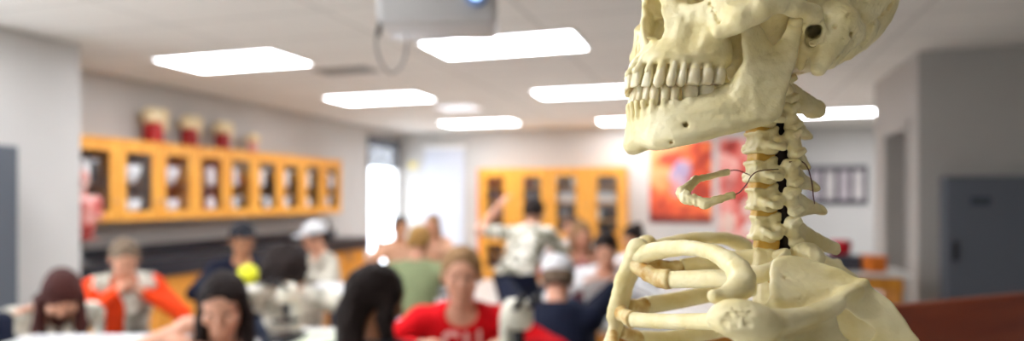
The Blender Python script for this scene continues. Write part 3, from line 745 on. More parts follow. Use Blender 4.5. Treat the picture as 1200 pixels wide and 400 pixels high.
# pillar of the left wall
MB().box((XL, 3.35, 0), (-5.0, 4.12, CEIL), .006).build('wall_left_pillar', wall_m, kind='structure')
base_m = mat('baseboard', '#4b4742', 0.6)
MB().box((XL, YF, 0), (XL + .015, 3.34, .1)).build('baseboard_left', base_m, kind='structure')
MB().box((XL, YB - .015, 0), (1.1, YB, .1)).build('baseboard_back', base_m, kind='structure')
# glazed opening: frame, pane, dark blind
fr_m = mat('window_frame', '#c9c9c8', 0.4)
wf = MB().box((XL - .1, WY0, WZ0), (XL + .01, WY0 + .05, WZ1)).box((XL - .1, WY1 - .05, WZ0), (XL + .01, WY1, WZ1)).box((XL - .1, WY0, WZ1 - .05), (XL + .01, WY1, WZ1)).box((XL - .1, WY0, WZ0), (XL + .01, WY1, WZ0 + .06)).build('window_1', fr_m, kind='structure')
glass_m = bpy.data.materials.new('window_glass'); glass_m.use_nodes = True; nt = glass_m.node_tree; nt.nodes.clear()
o_ = nt.nodes.new('ShaderNodeOutputMaterial'); mx = nt.nodes.new('ShaderNodeMixShader'); tr = nt.nodes.new('ShaderNodeBsdfTransparent'); gl = nt.nodes.new('ShaderNodeBsdfGlossy')
tr.inputs[0].default_value = (.97, .98, 1, 1); gl.inputs['Roughness'].default_value = 0.03; mx.inputs[0].default_value = 0.06
nt.links.new(tr.outputs[0], mx.inputs[1]); nt.links.new(gl.outputs[0], mx.inputs[2]); nt.links.new(mx.outputs[0], o_.inputs[0])
MB().box((XL - .06, WY0 + .05, WZ0 + .06), (XL - .052, WY1 - .05, WZ1 - .05)).build('window_pane', glass_m, wf)
wf2 = MB().box((XL - .1, NY0, NZ0), (XL + .02, NY1, NZ0 + .05)).box((XL - .1, NY0, NZ1 - .05), (XL + .01, NY1, NZ1)).box((XL - .1, NY0, NZ0), (XL + .01, NY0 + .05, NZ1)).box((XL - .1, NY1 - .05, NZ0), (XL + .01, NY1, NZ1))  # frame of the added window, out of view near the camera
for k in (1, 2): wf2.box((XL - .09, NY0 + k * 1.6 - .025, NZ0), (XL, NY0 + k * 1.6 + .025, NZ1))
wf2 = wf2.build('fill_window', fr_m, kind='structure'); MB().box((XL - .06, NY0 + .04, NZ0 + .04), (XL - .052, NY1 - .04, NZ1 - .04)).build('window_pane', glass_m, wf2)
bl = MB()
for k in range(11): bl.box((XL + .015, WY0 - .02, 2.44 - k * .045), (XL + .03, WY1 + .02, 2.48 - k * .045), .002)
bl.box((XL + .012, WY0 - .03, 2.47), (XL + .05, WY1 + .03, 2.53), .004)
tag(bl.build('window_blind', mat('blind', '#4a4c55', 0.6)), 'dark raised blind across the top of the bright far window', 'blind')
# world: an overcast sky outside the opening
wd = bpy.data.worlds.new('sky'); scene.world = wd; wd.use_nodes = True; bg = wd.node_tree.nodes['Background']
bg.inputs[0].default_value = (0.90, 0.95, 1.0, 1); bg.inputs[1].default_value = 9.0
# ------------------------------------------------ ceiling lights
EMIT = 19.0
em_m = mat('diffuser', '#ffffff', 0.5, emit='#f6f8ff', estr=EMIT)
LIGHTS = [(-4.26, 5.03, 'ceiling light panel above the left wall cabinets, beside the dark vent'), (-1.70, 5.17, 'large ceiling light panel just past the projector'),
          (-4.10, 7.45, 'ceiling light panel behind the dark vent, second in the left row'), (-1.50, 7.75, 'ceiling light panel partly hidden behind the teeth of the skull'),
          (-3.86, 10.4, 'farthest ceiling light panel of the left row, over the bookcase'), (-1.30, 10.85, 'small far ceiling light panel beside the lower jaw'),
          (-4.26, 2.55, 'ceiling light panel of the left row nearest us, above the view'), (-1.70, 2.55, 'ceiling light panel of the middle row nearest us, above the view'),
          (-4.26, 0.0, 'added ceiling light panel behind us at left, out of view'), (-1.50, -0.40, 'added ceiling light panel just behind us, out of view, lighting the skull'),  # unseen panels added to brighten the side of the skull facing the camera
          (2.95, 10.95, 'added ceiling light panel brightening the far right alcove, hidden by the dim block'),  # added out of sight to brighten the alcove wall
          (1.62, 10.75, 'ceiling light panel seen to the right of the neck bones')]
def make_light():
    t = thing('ceiling_light', '', 'ceiling light', (0, 0, 0), 0, 'recessed ceiling light panels')
    a, b, e = .655, .335, .03
    MB().box((-a, -b, -.012), (a, -b + e, .03), .003).box((-a, b - e, -.012), (a, b, .03), .003).box((-a, -b, -.012), (-a + e, b, .03), .003).box((a - e, -b, -.012), (a, b, .03), .003).build('frame', white_metal, t)
    m = MB(); m.box((-a + e, -b + e, -.006), (a - e, b - e, .0)); m.build('diffuser', em_m, t); return t
l0 = make_light()
for i, (x, y, lab) in enumerate(LIGHTS):
    o = l0 if i == 0 else copy_tree(l0); o.location = (x, y, CEIL - .002); o['label'] = lab
def vent(x, y, m, lab, n=7, w=.3, h=.14):
    t = thing('ceiling_vent', lab, 'air vent', (x, y, CEIL))
    MB().box((-w, -h, -.014), (w, -h + .03, 0), .003).box((-w, h - .03, -.014), (w, h, 0), .003).box((-w, -h, -.014), (-w + .03, h, 0), .003).box((w - .03, -h, -.014), (w, h, 0), .003).build('frame', m, t)
    s = MB()
    for k in range(n):
        y0 = -h + .035 + (2 * h - .07) * k / (n - 1); s.box((-w + .03, y0 - .012, -.012), (w - .03, y0 + .003, -.003))
    s.build('slats', m, t); MB().box((-w + .02, -h + .02, -.003), (w - .02, h - .02, -.0005)).build('duct', mat('duct', '#2e2c2a'), t)
vent(-3.52, 5.72, mat('vent_grey', '#8b857d', 0.5), 'small grey air vent in the ceiling between the two left lights')
t = thing('ceiling_glow_patch', 'dim bluish-white glowing square for a bright ceiling patch between the left and middle light rows', 'ceiling light', (-3.49, 8.55, CEIL))  # added glowing square, stands in for a bright patch on the ceiling
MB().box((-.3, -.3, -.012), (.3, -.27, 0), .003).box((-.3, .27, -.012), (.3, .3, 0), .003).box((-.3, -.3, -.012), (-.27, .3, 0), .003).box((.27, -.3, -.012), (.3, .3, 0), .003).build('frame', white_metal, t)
MB().box((-.27, -.27, -.007), (.27, .27, -.001)).build('diffuser', mat('glow_patch_dim', '#ffffff', .5, emit='#e8efff', estr=.85), t)
# ------------------------------------------------ projector hanging from the ceiling
pc = at_d(516, 24, 2.35); prz = YAW
pt = thing('projector', 'pale grey ceiling projector with a glowing blue lens and dark underside panel', 'projector', tuple(pc), prz)
proj_m = mat('projector_shell', '#c6c4c2', 0.4, 0.4); dark_m = mat('dark_plastic', '#2c2a2e', 0.5)
MB().box((-.20, -.14, -.04), (.20, .15, .13), .022).build('body', proj_m, pt, True)
MB().box((-.185, -.152, .045), (.085, -.13, .115), .004).build('rear_grille', dark_m, pt)
MB().lathe([(.04, -.02), (.042, .0), (.038, .02), (.03, .025)], (.135, -.148, .048), 24, 'y').build('lens_ring', mat('lens_ring', '#6f8fc4', 0.3), pt, True)
MB().lathe([(.027, -.012), (.023, -.024), (.01, -.03), (.002, -.031)], (.135, -.150, .048), 24, 'y').build('lens', mat('lens_glow', '#bcd8ff', 0.1, emit='#a8d2ff', estr=3.0), pt, True)
MB().lathe([(.025, 0.06), (.025, CEIL - pc[2] - .02), (.07, CEIL - pc[2] - .015), (.07, CEIL - pc[2])], (0, 0, 0), 16).build('mount_pole', white_metal, pt, True)
cabp = [at_d(462, -10, 2.3), at_d(452, 18, 2.3), at_d(441, 45, 2.3), at_d(446, 72, 2.3), at_d(458, 86, 2.32), at_d(472, 75, 2.35), at_d(477, 50, 2.37), at_d(474, 30, 2.38)]
link('cable', tube(spline([tuple(Vector(p) - Vector(pc)) for p in cabp], 6), .0045, 8), mat('cable', '#8d8a88', 0.5), pt).rotation_euler = (0, 0, -prz)
cabq = [at_d(455, -12, 2.3), at_d(447, 20, 2.3), at_d(443, 42, 2.3)]
link('plug', tube(spline([tuple(Vector(p) - Vector(pc)) for p in cabq], 5), [.004] * 5 + [.009] * 6, 8), dark_m, pt).rotation_euler = (0, 0, -prz)
# ------------------------------------------------ wood, doors
def wood(name, a, b, sc=(1, 1, 12)):
    m = bpy.data.materials.new(name); m.use_nodes = True; nt = m.node_tree; p = nt.nodes['Principled BSDF']; p.inputs['Roughness'].default_value = 0.4
    tc = nt.nodes.new('ShaderNodeTexCoord'); mp = nt.nodes.new('ShaderNodeMapping'); mp.inputs['Scale'].default_value = sc
    n = nt.nodes.new('ShaderNodeTexNoise'); n.inputs['Scale'].default_value = 3; n.inputs['Detail'].default_value = 5
    cr = nt.nodes.new('ShaderNodeValToRGB'); cr.color_ramp.elements[0].position = .35; cr.color_ramp.elements[1].position = .7
    cr.color_ramp.elements[0].color = srgb(a); cr.color_ramp.elements[1].color = srgb(b)
    for x, y in ((tc.outputs['Object'], mp.inputs[0]), (mp.outputs[0], n.inputs['Vector']), (n.outputs['Fac'], cr.inputs[0]), (cr.outputs[0], p.inputs['Base Color'])): nt.links.new(x, y)
    return m
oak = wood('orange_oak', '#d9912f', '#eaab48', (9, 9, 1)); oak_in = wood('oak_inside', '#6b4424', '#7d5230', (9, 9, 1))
black_top = mat('black_worktop', '#1d1e26', 0.35, 0.4)
cglass = glass_m
ORD = ['first', 'second', 'third', 'fourth', 'fifth', 'sixth', 'seventh', 'eighth', 'ninth', 'tenth']
jar_white = mat('jar_white', '#f4f1ea', 0.35); jar_dark = mat('jar_dark', '#3a2b26', 0.4); jar_red = mat('jar_red', '#8d2a26', 0.4); jar_amber = mat('jar_amber', '#9a6a34', 0.3)
JAR = {'white': jar_white, 'dark brown': jar_dark, 'dull red': jar_red, 'amber': jar_amber}
def cabinet_unit(y0, n, lab, z0=1.22, z1=2.01, x1=-5.58, w=.495):
    """wall cabinet on the left wall: carcass, n glazed doors; front looks to +x"""
    y1 = y0 + n * w; t = thing('wall_cabinet', lab, 'cabinet', (XL, (y0 + y1) / 2, z0), 0, 'glass-front wall cabinets on the left wall')
    O = (XL, (y0 + y1) / 2, z0)
    c = MB().box((XL + .002, y0, z0), (x1 - .022, y0 + .02, z1)).box((XL + .002, y1 - .02, z0), (x1 - .022, y1, z1)).box((XL + .002, y0, z0), (x1 - .022, y1, z0 + .03)).box((XL + .002, y0, z1 - .03), (x1 - .022, y1, z1))
    c.box((XL - .0 + .002, y0 - .0, z1 - .012), (x1 + .015, y1, z1 + .016), .004)
    c.build('body', oak, t, off=O)
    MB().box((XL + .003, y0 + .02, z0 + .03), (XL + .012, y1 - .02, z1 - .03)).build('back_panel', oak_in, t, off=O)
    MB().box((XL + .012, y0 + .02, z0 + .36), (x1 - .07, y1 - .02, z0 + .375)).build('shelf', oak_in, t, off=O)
    for k in range(n):
        a = y0 + k * w + .004; b = a + w - .008; s = .088; d = MB()
        d.box((x1 - .02, a, z0 + .002), (x1, a + s, z1 - .014), .004).box((x1 - .02, b - s, z0 + .002), (x1, b, z1 - .014), .004)
        d.box((x1 - .02, a + s, z0 + .002), (x1, b - s, z0 + .10), .004).box((x1 - .02, a + s, z1 - .11), (x1, b - s, z1 - .014), .004)
        dd = d.build('door', oak, t, off=O); MB().box((x1 - .013, a + s - .005, z0 + .095), (x1 - .009, b - s + .005, z1 - .105)).build('pane', cglass, dd, off=O)
        ky = b - .03 if k % 2 == 0 else a + .03
        MB().lathe([(.006, 0), (.006, .012), (.013, .018), (.011, .026), (.003, .028)], (x1, ky, z0 + .2), 12, 'x').build('knob', mat('steel', '#999999'), dd, True, off=O)
    return t
YC = 4.50; WN = .495
units = [(0, 1, 'single-door orange wood wall cabinet nearest the grey pillar'), (1, 2, 'orange wood wall cabinet with big white bowls behind its two glass doors'), (3, 2, 'third orange wall cabinet from the pillar, below the third red and cream model'), (5, 2, 'fourth orange wall cabinet from the pillar, above the person in the black cap'), (7, 2, 'far end orange wall cabinet nearest the bright window')]
for k, n, lab in units: cabinet_unit(YC + k * WN, n, lab)
def jar_at(x, y, z, r, h, col, lab, grp, nm='jar'):
    t = thing(nm, lab, 'jar', (x, y, z), 0, grp)
    MB().lathe([(r * .9, 0), (r, .01), (r, h * .72), (r * .7, h * .82), (r * .7, h * .88)], seg=14).build('body', JAR[col], t, True)
    MB().lathe([(r * .76, h * .88), (r * .78, h * .9), (r * .78, h), (r * .6, h * 1.01)], seg=14).build('lid', jar_dark if col != 'dark brown' else jar_white, t, True)
def bowl_at(x, y, z, r, h, lab, grp):
    t = MB().lathe([(r * .45, 0), (r * .5, .012), (r * .85, h * .5), (r, h), (r * .95, h), (r * .8, h * .55), (r * .4, .03)], seg=20).build('bowl', jar_white, None, True); t.location = (x, y, z)
    tag(t, lab, 'bowl', grp)
rr_ = random.Random(3)
for d in range(9):
    yc = YC + (d + .5) * WN
    for sh, zz in (('lower', 1.2505), ('upper', 1.5955)):
        side = [('white', .05, .24), ('dark brown', .04, .22), ('dull red', .04, .16), ('amber', .045, .18)]
        if d in (1, 2):
            bowl_at(-5.725, yc, zz, .115, .18, f'wide white bowl on the {sh} shelf behind the {ORD[d]} wall cabinet door from the pillar', 'white bowls in the wall cabinets'); continue
        pick = [rr_.choice(side + side[:1] * 2) for _ in range(2)]
        if d == 0: pick[0] = side[0]
        if d in (4, 5, 6) : pick[rr_.randrange(2)] = side[0]
        if pick[0][0] == pick[1][0]: pick[1] = side[(side.index(pick[0]) + 1) % 4]
        for j, (col, r, h) in enumerate(pick):
            jar_at(-5.655, yc - .055 + .11 * j, zz, r, h, col, f'{col} jar on the {sh} shelf behind the {ORD[d]} wall cabinet door from the pillar', 'jars in the wall cabinets')
# red and cream models on top of the cabinets
def head_model(y, sc, lab, red='#a5201f', top='#e3dcc6'):
    t = thing('anatomical_model', lab, 'model', (-5.76, y, 2.027), 0, 'red and cream models on the wall cabinets')
    rm = mat('model_red' + red[1:], red, 0.4); tm = mat('model_cream', top, 0.45, var=.3, scale=14, col2='#d9bb74')
    f = Field((-150, -160, 0), (150, 160, 330), 5); f.cap((0, -15, 12), (0, -15, 150), 88, 84, k=10); f.box((0, 0, 10), (95, 105, 10), 5, k=4); f.ell((30, -20, 100), (68, 70, 70), k=10)
    V, F = f.mesh(2); link('base', np_mesh('base', V * sc / 1000, F), rm, t)
    f = Field((-150, -190, 60), (150, 190, 360), 5); f.ell((0, -10, 195), (100, 125, 95)); f.ell((10, 70, 220), (70, 70, 70), k=20); f.cap((20, 105, 150), (10, 100, 20), 34, 26, k=15)
    V, F = f.mesh(2); link('top', np_mesh('top', (V + np.array([-10, 8, 58])) * sc / 1000, F), tm, t)
head_model(5.60, 1.12, 'largest red and cream rounded model on the cabinets, nearest the pillar')
head_model(6.10, 1.05, 'middle one of the three red and cream models on the cabinets', '#931c1c')
head_model(6.62, 1.02, 'farthest of the three red and cream models on the cabinets', '#921a1e')
head_model(7.15, .72, 'small pale pink model on the cabinets beyond the three larger ones', '#d09088', '#cfc6bd')
# worktop along the left wall
wt = thing('worktop', 'long black worktop with a raised back edge along the left wall', 'worktop', (XL, 7.0, .0))
MB().box((XL + .003, 4.3, .66), (-5.30, 9.3, .84), .006).build('top', black_top, wt, off=(XL, 7.0, 0)); MB().box((XL + .003, 4.3, .84), (XL + .03, 9.3, .95), .004).build('back_edge', black_top, wt, off=(XL, 7.0, 0))
oak2 = wood('deep_oak', '#c07a1e', '#d8922e', (9, 9, 1))
for k in range(5):
    y0 = 4.32 + k * .99; t = thing('base_cabinet', f'orange wood base cabinet under the black worktop, {ORD[k]} from the pillar', 'cabinet', (XL, y0 + .495, 0), 0, 'base cabinets under the black worktop'); O = (XL, y0 + .495, 0)
    MB().box((XL + .01, y0, .08), (-5.36, y0 + .985, .659)).box((XL + .01, y0, 0.001), (-5.42, y0 + .985, .08)).build('body', oak2, t, off=O)
    for j in range(2):
        a = y0 + .006 + j * .49; d = MB().box((-5.36, a, .09), (-5.34, a + .48, .655), .004).build('door', oak2, t, off=O)
        MB().box((-5.34, a + (.42 if j == 0 else .04), .52), (-5.318, a + (.435 if j == 0 else .055), .62), .003).build('handle', mat('steel', '#999999'), d, off=O)
# ------------------------------------------------ bookcases on the back wall
BOOK = {'dark red': '#5e1d22', 'navy': '#20263a', 'black': '#1f1c1e', 'brown': '#4e3324', 'pale': '#d9d3c6', 'grey': '#7b7672', 'maroon': '#74303a'}
def bookcase(x0, x1, lab, d0):
    yf, yb, zt = 11.15, YB - .004, 1.96; t = thing('bookcase', lab, 'bookcase', ((x0 + x1) / 2, yb, 0), 0, 'glass-door bookcases on the back wall'); O = ((x0 + x1) / 2, yb, 0)
    MB().box((x0, yf + .022, 0), (x0 + .03, yb, zt)).box((x1 - .03, yf + .022, 0), (x1, yb, zt)).box((x0, yf + .022, 0), (x1, yb, .08)).box((x0 - .0, yf - .01, zt - .03), (x1, yb, zt + .012), .004).box((x0, yf + .022, .73), (x1, yb, .76)).box(((x0 + x1) / 2 - .05, yf, .08), ((x0 + x1) / 2 + .05, yf + .03, zt - .03)).build('body', oak, t, off=O)
    MB().box((x0 + .03, yb - .012, .08), (x1 - .03, yb - .002, zt - .03)).build('back_panel', oak_in, t, off=O)
    for z in (.42, 1.06, 1.36, 1.64): MB().box((x0 + .03, yf + .06, z), (x1 - .03, yb - .012, z + .018)).build('shelf', oak, t, off=O)
    xm = (x0 + x1) / 2
    for j, (a, b) in enumerate(((x0 + .004, xm - .054), (xm + .054, x1 - .004))):
        for (z0, z1) in ((.085, .735), (.765, 1.925)):
            s = .13; d = MB().box((a, yf, z0), (a + s, yf + .02, z1), .004).box((b - s, yf, z0), (b, yf + .02, z1), .004).box((a + s, yf, z0), (b - s, yf + .02, z0 + .11), .004).box((a + s, yf, z1 - .11), (b - s, yf + .02, z1), .004).build('door', oak, t, off=O)
            MB().box((a + s - .004, yf + .008, z0 + .105), (b - s + .004, yf + .012, z1 - .105)).build('pane', cglass, d, off=O)
            MB().lathe([(.006, 0), (.006, -.012), (.013, -.018), (.011, -.026), (.003, -.028)], ((b - .03) if j == 0 else a + .03, yf, (z0 + z1) / 2), 12, 'y').build('knob', mat('steel', '#999999'), d, True, off=O)
        door = ['leftmost', 'second', 'third', 'rightmost'][d0 + j]
        for sname, z in (('bottom', .4385), ('lower', .761), ('middle', 1.0785), ('third', 1.3785), ('top', 1.6585)):
            xs = a + .11; k = 0
            while xs < b - .15:
                w = rr_.uniform(.045, .09); h = rr_.uniform(.17, .235)
                colr = rr_.choice(['dark red', 'navy', 'black', 'brown', 'maroon', 'grey'] if d0 == 0 else ['black', 'navy', 'pale', 'brown', 'black', 'grey'])
                if d0 == 2 and sname == 'third': colr = 'pale'; h = .16; w = .095
                if xs + w > b - .1: break
                bk = MB(); bk.box((-w / 2, -.08, 0), (w / 2, .08, h), .006); bk.box((-w / 2 + .006, -.074, h - .004), (w / 2 - .006, .078, h + .0))
                bo = bk.build('book', mat('book_' + colr.replace(' ', '_'), BOOK[colr], .5)); bo.location = (xs + w / 2, yf + .18, z)
                tag(bo, f'{colr} book, {ORD[k]} from left on the {sname} shelf behind the {door} bookcase door', 'book', 'books behind the glass bookcase doors'); xs += w + .006; k += 1
bookcase(-4.14, -2.875, 'left orange wood bookcase with glass doors, beside the red banner', 0)
bookcase(-2.865, -1.55, 'right orange wood bookcase with glass doors, nearest the skull', 2)
def flat(name, lab, cat, lo, hi, m, parts=()):
    t = thing(name, lab, cat, tuple((np.array(lo) + np.array(hi)) / 2)); O = (np.array(lo) + np.array(hi)) / 2
    MB().box(lo, hi, .002).build('sheet', m, t, off=O)
    return t, O
bn, O = flat('banner', 'narrow red-orange banner hanging at the left end of the bookcases', 'banner', (-4.34, YB - .02, .25), (-4.17, YB - .008, 1.95), mat('banner_red', '#d9502f', .6, var=.3, scale=3, col2='#e2703a'))
MB().box((-4.36, YB - .03, 1.95), (-4.15, YB - .004, 1.975), .004).build('rod', oak, bn, off=O)
# added white panel for the window-lit wall and yellow note left of the bookcases
sc_, O = flat('bright_wall_panel', 'white roll-down panel for the window-lit stretch of back wall beside the bright window', 'panel', (-5.42, YB - .03, .5), (-4.6, YB - .022, 2.38), mat('bright_wall_white', '#c6cbd6', .6))
MB().lathe([(.03, 0), (.035, .01), (.035, .86), (.03, .87)], (-5.44, YB - .04, 2.41), 16, 'x').build('roller', white_metal, sc_, True, off=O)
MB().box((-5.42, YB - .036, .48), (-4.6, YB - .018, .51), .004).build('weight_bar', white_metal, sc_, off=O)
tag(MB().box((-5.74, YB - .012, 2.02), (-5.6, YB - .002, 2.13), .002).build('wall_sign', mat('note_yellow', '#e8d472', .6)), 'small yellow notice on the wall beside the far window', 'notice')
# posters on the back wall
def poster_mat(name, cols, scale, seed):
    m = bpy.data.materials.new(name); m.use_nodes = True; nt = m.node_tree; p = nt.nodes['Principled BSDF']; p.inputs['Roughness'].default_value = .45
    tc = nt.nodes.new('ShaderNodeTexCoord'); mp = nt.nodes.new('ShaderNodeMapping'); mp.inputs['Location'].default_value = (seed, seed * .7, seed * .3)
    n = nt.nodes.new('ShaderNodeTexNoise'); n.inputs['Scale'].default_value = scale; n.inputs['Detail'].default_value = 2; n.inputs['Distortion'].default_value = .6
    cr = nt.nodes.new('ShaderNodeValToRGB'); els = cr.color_ramp.elements
    while len(els) < len(cols): els.new(.5)
    for e, (pos, c) in zip(els, cols): e.position = pos; e.color = srgb(c)
    for x, y in ((tc.outputs['Object'], mp.inputs[0]), (mp.outputs[0], n.inputs['Vector']), (n.outputs['Fac'], cr.inputs[0]), (cr.outputs[0], p.inputs['Base Color'])): nt.links.new(x, y)
    return m
p1, O = flat('poster', 'large orange and red anatomy poster with a blue-grey centre, behind the chin', 'poster', (-1.2, YB - .012, 1.02), (-.17, YB - .004, 2.42), poster_mat('poster_orange', [(.3, '#8c2a1c'), (.42, '#d8532c'), (.55, '#e88a4a'), (.7, '#e9a070')], 2.6, 3))
f = Field((-300, -30, -400), (300, 6, 500), 12); f.ell((-60, -2, 60), (170, 6, 250)); f.ell((90, -2, 250), (120, 6, 140), k=20); f.ell((40, -2, -160), (130, 6, 120), k=20)
V, F = f.mesh(1); link('figure', np_mesh('figure', V / 1000 + np.array([0, -.004, 0]), F), poster_mat('poster_blue', [(.35, '#8f86a8'), (.55, '#b89aa6'), (.7, '#d8724a')], 4, 9), p1)
MB().box((-1.19, YB - .0165, 1.03), (-.18, YB - .0125, 1.12)).build('caption_band', mat('poster_dark', '#6b2a24', .5), p1, off=O)
p2, O = flat('poster', 'red and pink anatomy poster with pale shapes, behind the hyoid wire and neck', 'poster', (-.06, YB - .012, .72), (.62, YB - .004, 2.42), poster_mat('poster_red', [(.3, '#7a2420'), (.42, '#c9463a'), (.55, '#d8847a'), (.68, '#e8c4ba')], 4.2, 5))
for q, (x, z, rx, rz, c) in enumerate(((.12, -.3, .13, .17, '#dcb9ae'), (-.2, -.55, .12, .2, '#e2c3b4'), (.2, .2, .1, .16, '#cf9a90'), (-.18, .1, .11, .15, '#c4726a'), (.16, -.62, .13, .14, '#e6d3cc'))):
    f = Field((x * 1000 - 250, -20, z * 1000 - 260), (x * 1000 + 250, 6, z * 1000 + 260), 10); f.ell((x * 1000, -2, z * 1000), (rx * 1000, 6, rz * 1000)); V, F = f.mesh(1)
    link('figure', np_mesh('figure', V / 1000 + np.array([0, -.004, 0]), F), mat(f'fig{q}', c, .5, var=.3, scale=9), p2)
fp, O = flat('picture_panel', 'dark framed panel of four pale pictures, right of the neck', 'picture', (1.42, YB2 - .03, 1.33), (2.38, YB2 - .004, 2.01), mat('frame_dark', '#3b3740', .5))
for k in range(4): MB().box((1.48 + k * .225, YB2 - .036, 1.42), (1.64 + k * .225, YB2 - .03, 1.92), .002).build('picture', mat(f'pic{k % 2}', ('#b8aeb2', '#c9c2c0')[k % 2], .5, var=.35, scale=8), fp, off=O)
# ------------------------------------------------ right side: steel cabinet against the block, things on a low bench, lectern
lk = thing('steel_cabinet', 'blue-grey steel cabinet standing against the dim wall at right', 'cabinet', (2.35, 6.2, 0)); lk_m = mat('steel_bluegrey', '#585c64', .5, .4); O = (2.35, 6.2, 0)
MB().box((1.745, 6.30, 0.001), (2.96, 6.445, 1.625), .006).build('body', lk_m, lk, off=O)
for a, b in ((1.755, 2.348), (2.356, 2.95)): 
    d = MB().box((a, 6.282, .06), (b, 6.299, 1.60), .003).build('door', lk_m, lk, off=O)
    MB().box((a + .03 if a < 2 else b - .05, 6.26, .93), (a + .075 if a < 2 else b - .03, 6.282, 1.10), .004).build('handle', mat('dark_plastic', '#222'), d, off=O)
MB().box((1.92, 6.277, 1.39), (2.06, 6.2815, 1.455), .001).build('label_plate', mat('plate_dark', '#2f343c'), lk, off=O)
lc = thing('lectern', 'reddish-brown wooden lectern behind the shoulder blade at right', 'lectern', tuple(at_d(1150, 400, 1.5) * (1, 1, 0)))
P0, P1_ = at_d(1036, 360, 1.32), at_d(1290, 326.5, 1.62); P1_[2] = P0[2]; dv = (P1_ - P0); Ln = np.linalg.norm(dv); ang = math.atan2(dv[1], dv[0])
lec_m = wood('red_wood', '#7c2f16', '#94401f', (1, 9, 9))
t = lc; lc.location = (P0[0], P0[1], 0); lc.rotation_euler = (0, 0, ang); zt = P0[2]
MB().box((0, 0, .04), (Ln, .025, zt), .006).build('front_panel', lec_m, lc)
MB().box((0, .025, .04), (.02, .42, zt - .2), .004).build('side_panel', lec_m, lc); MB().box((Ln - .02, .025, .04), (Ln, .42, zt - .2), .004).build('side_panel', lec_m, lc)
MB().box((.02, .025, zt - .23), (Ln - .02, .42, zt - .2), .004).build('shelf', lec_m, lc); MB().box((-.01, -.01, 0.001), (Ln + .01, .44, .04), .004).build('plinth', mat('dark_plastic', '#222'), lc)
# ------------------------------------------------ bench with small things beyond the shoulder
def table(name, lab, cx, cy, L, W, h, rz, top, leg, apron=.12):
    t = thing(name, lab, 'table', (cx, cy, 0), rz)
    MB().box((-L / 2, -W / 2, h - .035), (L / 2, W / 2, h), .006).build('tabletop', top, t)
    MB().box((-L / 2 + .05, -W / 2 + .05, h - .035 - apron), (L / 2 - .05, W / 2 - .05, h - .036), .004).build('apron', leg, t)
    for sx in (-1, 1):
        for sy in (-1, 1): MB().box((sx * (L / 2 - .09) - .03, sy * (W / 2 - .09) - .03, 0), (sx * (L / 2 - .09) + .03, sy * (W / 2 - .09) + .03, h - .04), .004).build('leg', leg, t)
    return t
pale_top = mat('pale_top', '#e3e3dc', .4); steel2 = mat('table_leg', '#4a4a4a', .5)
tb = at_d(1000, 300, 5.6)
table('lab_bench', 'pale bench holding the dark box and orange box right of the neck', tb[0] - .0, tb[1] + .1, .8, .5, .84, 0.0, pale_top, oak2)
def smallbox(name, lab, cat, px, py, D, w, d, h, m, z=.841):
    p = at_d(px, py, D); t = thing(name, lab, cat, (p[0], p[1], z), YAW)
    MB().box((-w / 2, -d / 2, 0), (w / 2, d / 2, h), .012).build('body', m, t); MB().box((-w / 2 - .004, -d / 2 - .004, h * .8), (w / 2 + .004, d / 2 + .004, h + .004), .006).build('lid', m, t); return t
smallbox('storage_box', 'dark slate storage box on the bench right of the neck', 'box', 982, 300, 5.6, .30, .2, .125, mat('slate', '#4a4d57', .5))
smallbox('storage_box', 'bright orange box on the bench, right of the dark box', 'box', 1022, 300, 5.5, .14, .2, .13, mat('orange_box', '#e0792a', .5))
rp = at_d(985, 300, 5.6); t = thing('tub', 'small round red tub standing on the dark slate box', 'tub', (rp[0], rp[1], .9715))
MB().lathe([(.05, 0), (.075, .01), (.082, .07), (.086, .085), (.078, .1)], seg=20).build('body', mat('tub_red', '#c01826', .4), t, True); MB().lathe([(.088, .095), (.09, .1), (.08, .118), (.03, .125)], seg=20).build('lid', mat('tub_red', '#c01826', .4), t, True)
# tall grey cabinet at the far left edge, in front of the pillar
gx = at_d(14, 168, 4.3); t = thing('tall_locker', 'tall slate grey locker cut off by the left edge of the view', 'locker', (gx[0] - .52, gx[1], 0)); O = (gx[0] - .52, gx[1], 0); lk2 = mat('slate_locker', '#555b63', .5)
MB().box((-.3, -.25, 0.001), (.3, .2, gx[2]), .006).build('body', lk2, t)
d = MB().box((-.29, -.268, .06), (.29, -.251, gx[2] - .02), .003).build('door', lk2, t); MB().box((.22, -.285, 1.0), (.25, -.268, 1.15), .003).build('handle', dark_m, d)
# brown post before the window
pp = at_d(443, 300, 9.6); t = thing('wooden_stand', 'tall brown wooden stand with a hooked top, in front of the bright window', 'stand', (pp[0], pp[1], 0))
hz = at_d(443, 246, 9.6)[2]
MB().lathe([(.05, .03), (.05, .5), (.042, hz - .1), (.055, hz - .06), (.04, hz)], seg=14).build('post', wood('brown_post', '#6d4a33', '#8a6246'), t, True)
MB().lathe([(.22, 0), (.22, .02), (.08, .04), (.04, .06)], seg=20).build('base', mat('brown_base', '#5b3d29'), t, True)
for s in (-1, 1): link('hook', tube(np.array([(0, 0, hz - .08), (s * .06, 0, hz - .07), (s * .09, 0, hz - .02), (s * .08, 0, hz + .03)]), .012, 8), mat('brown_base', '#5b3d29'), t)
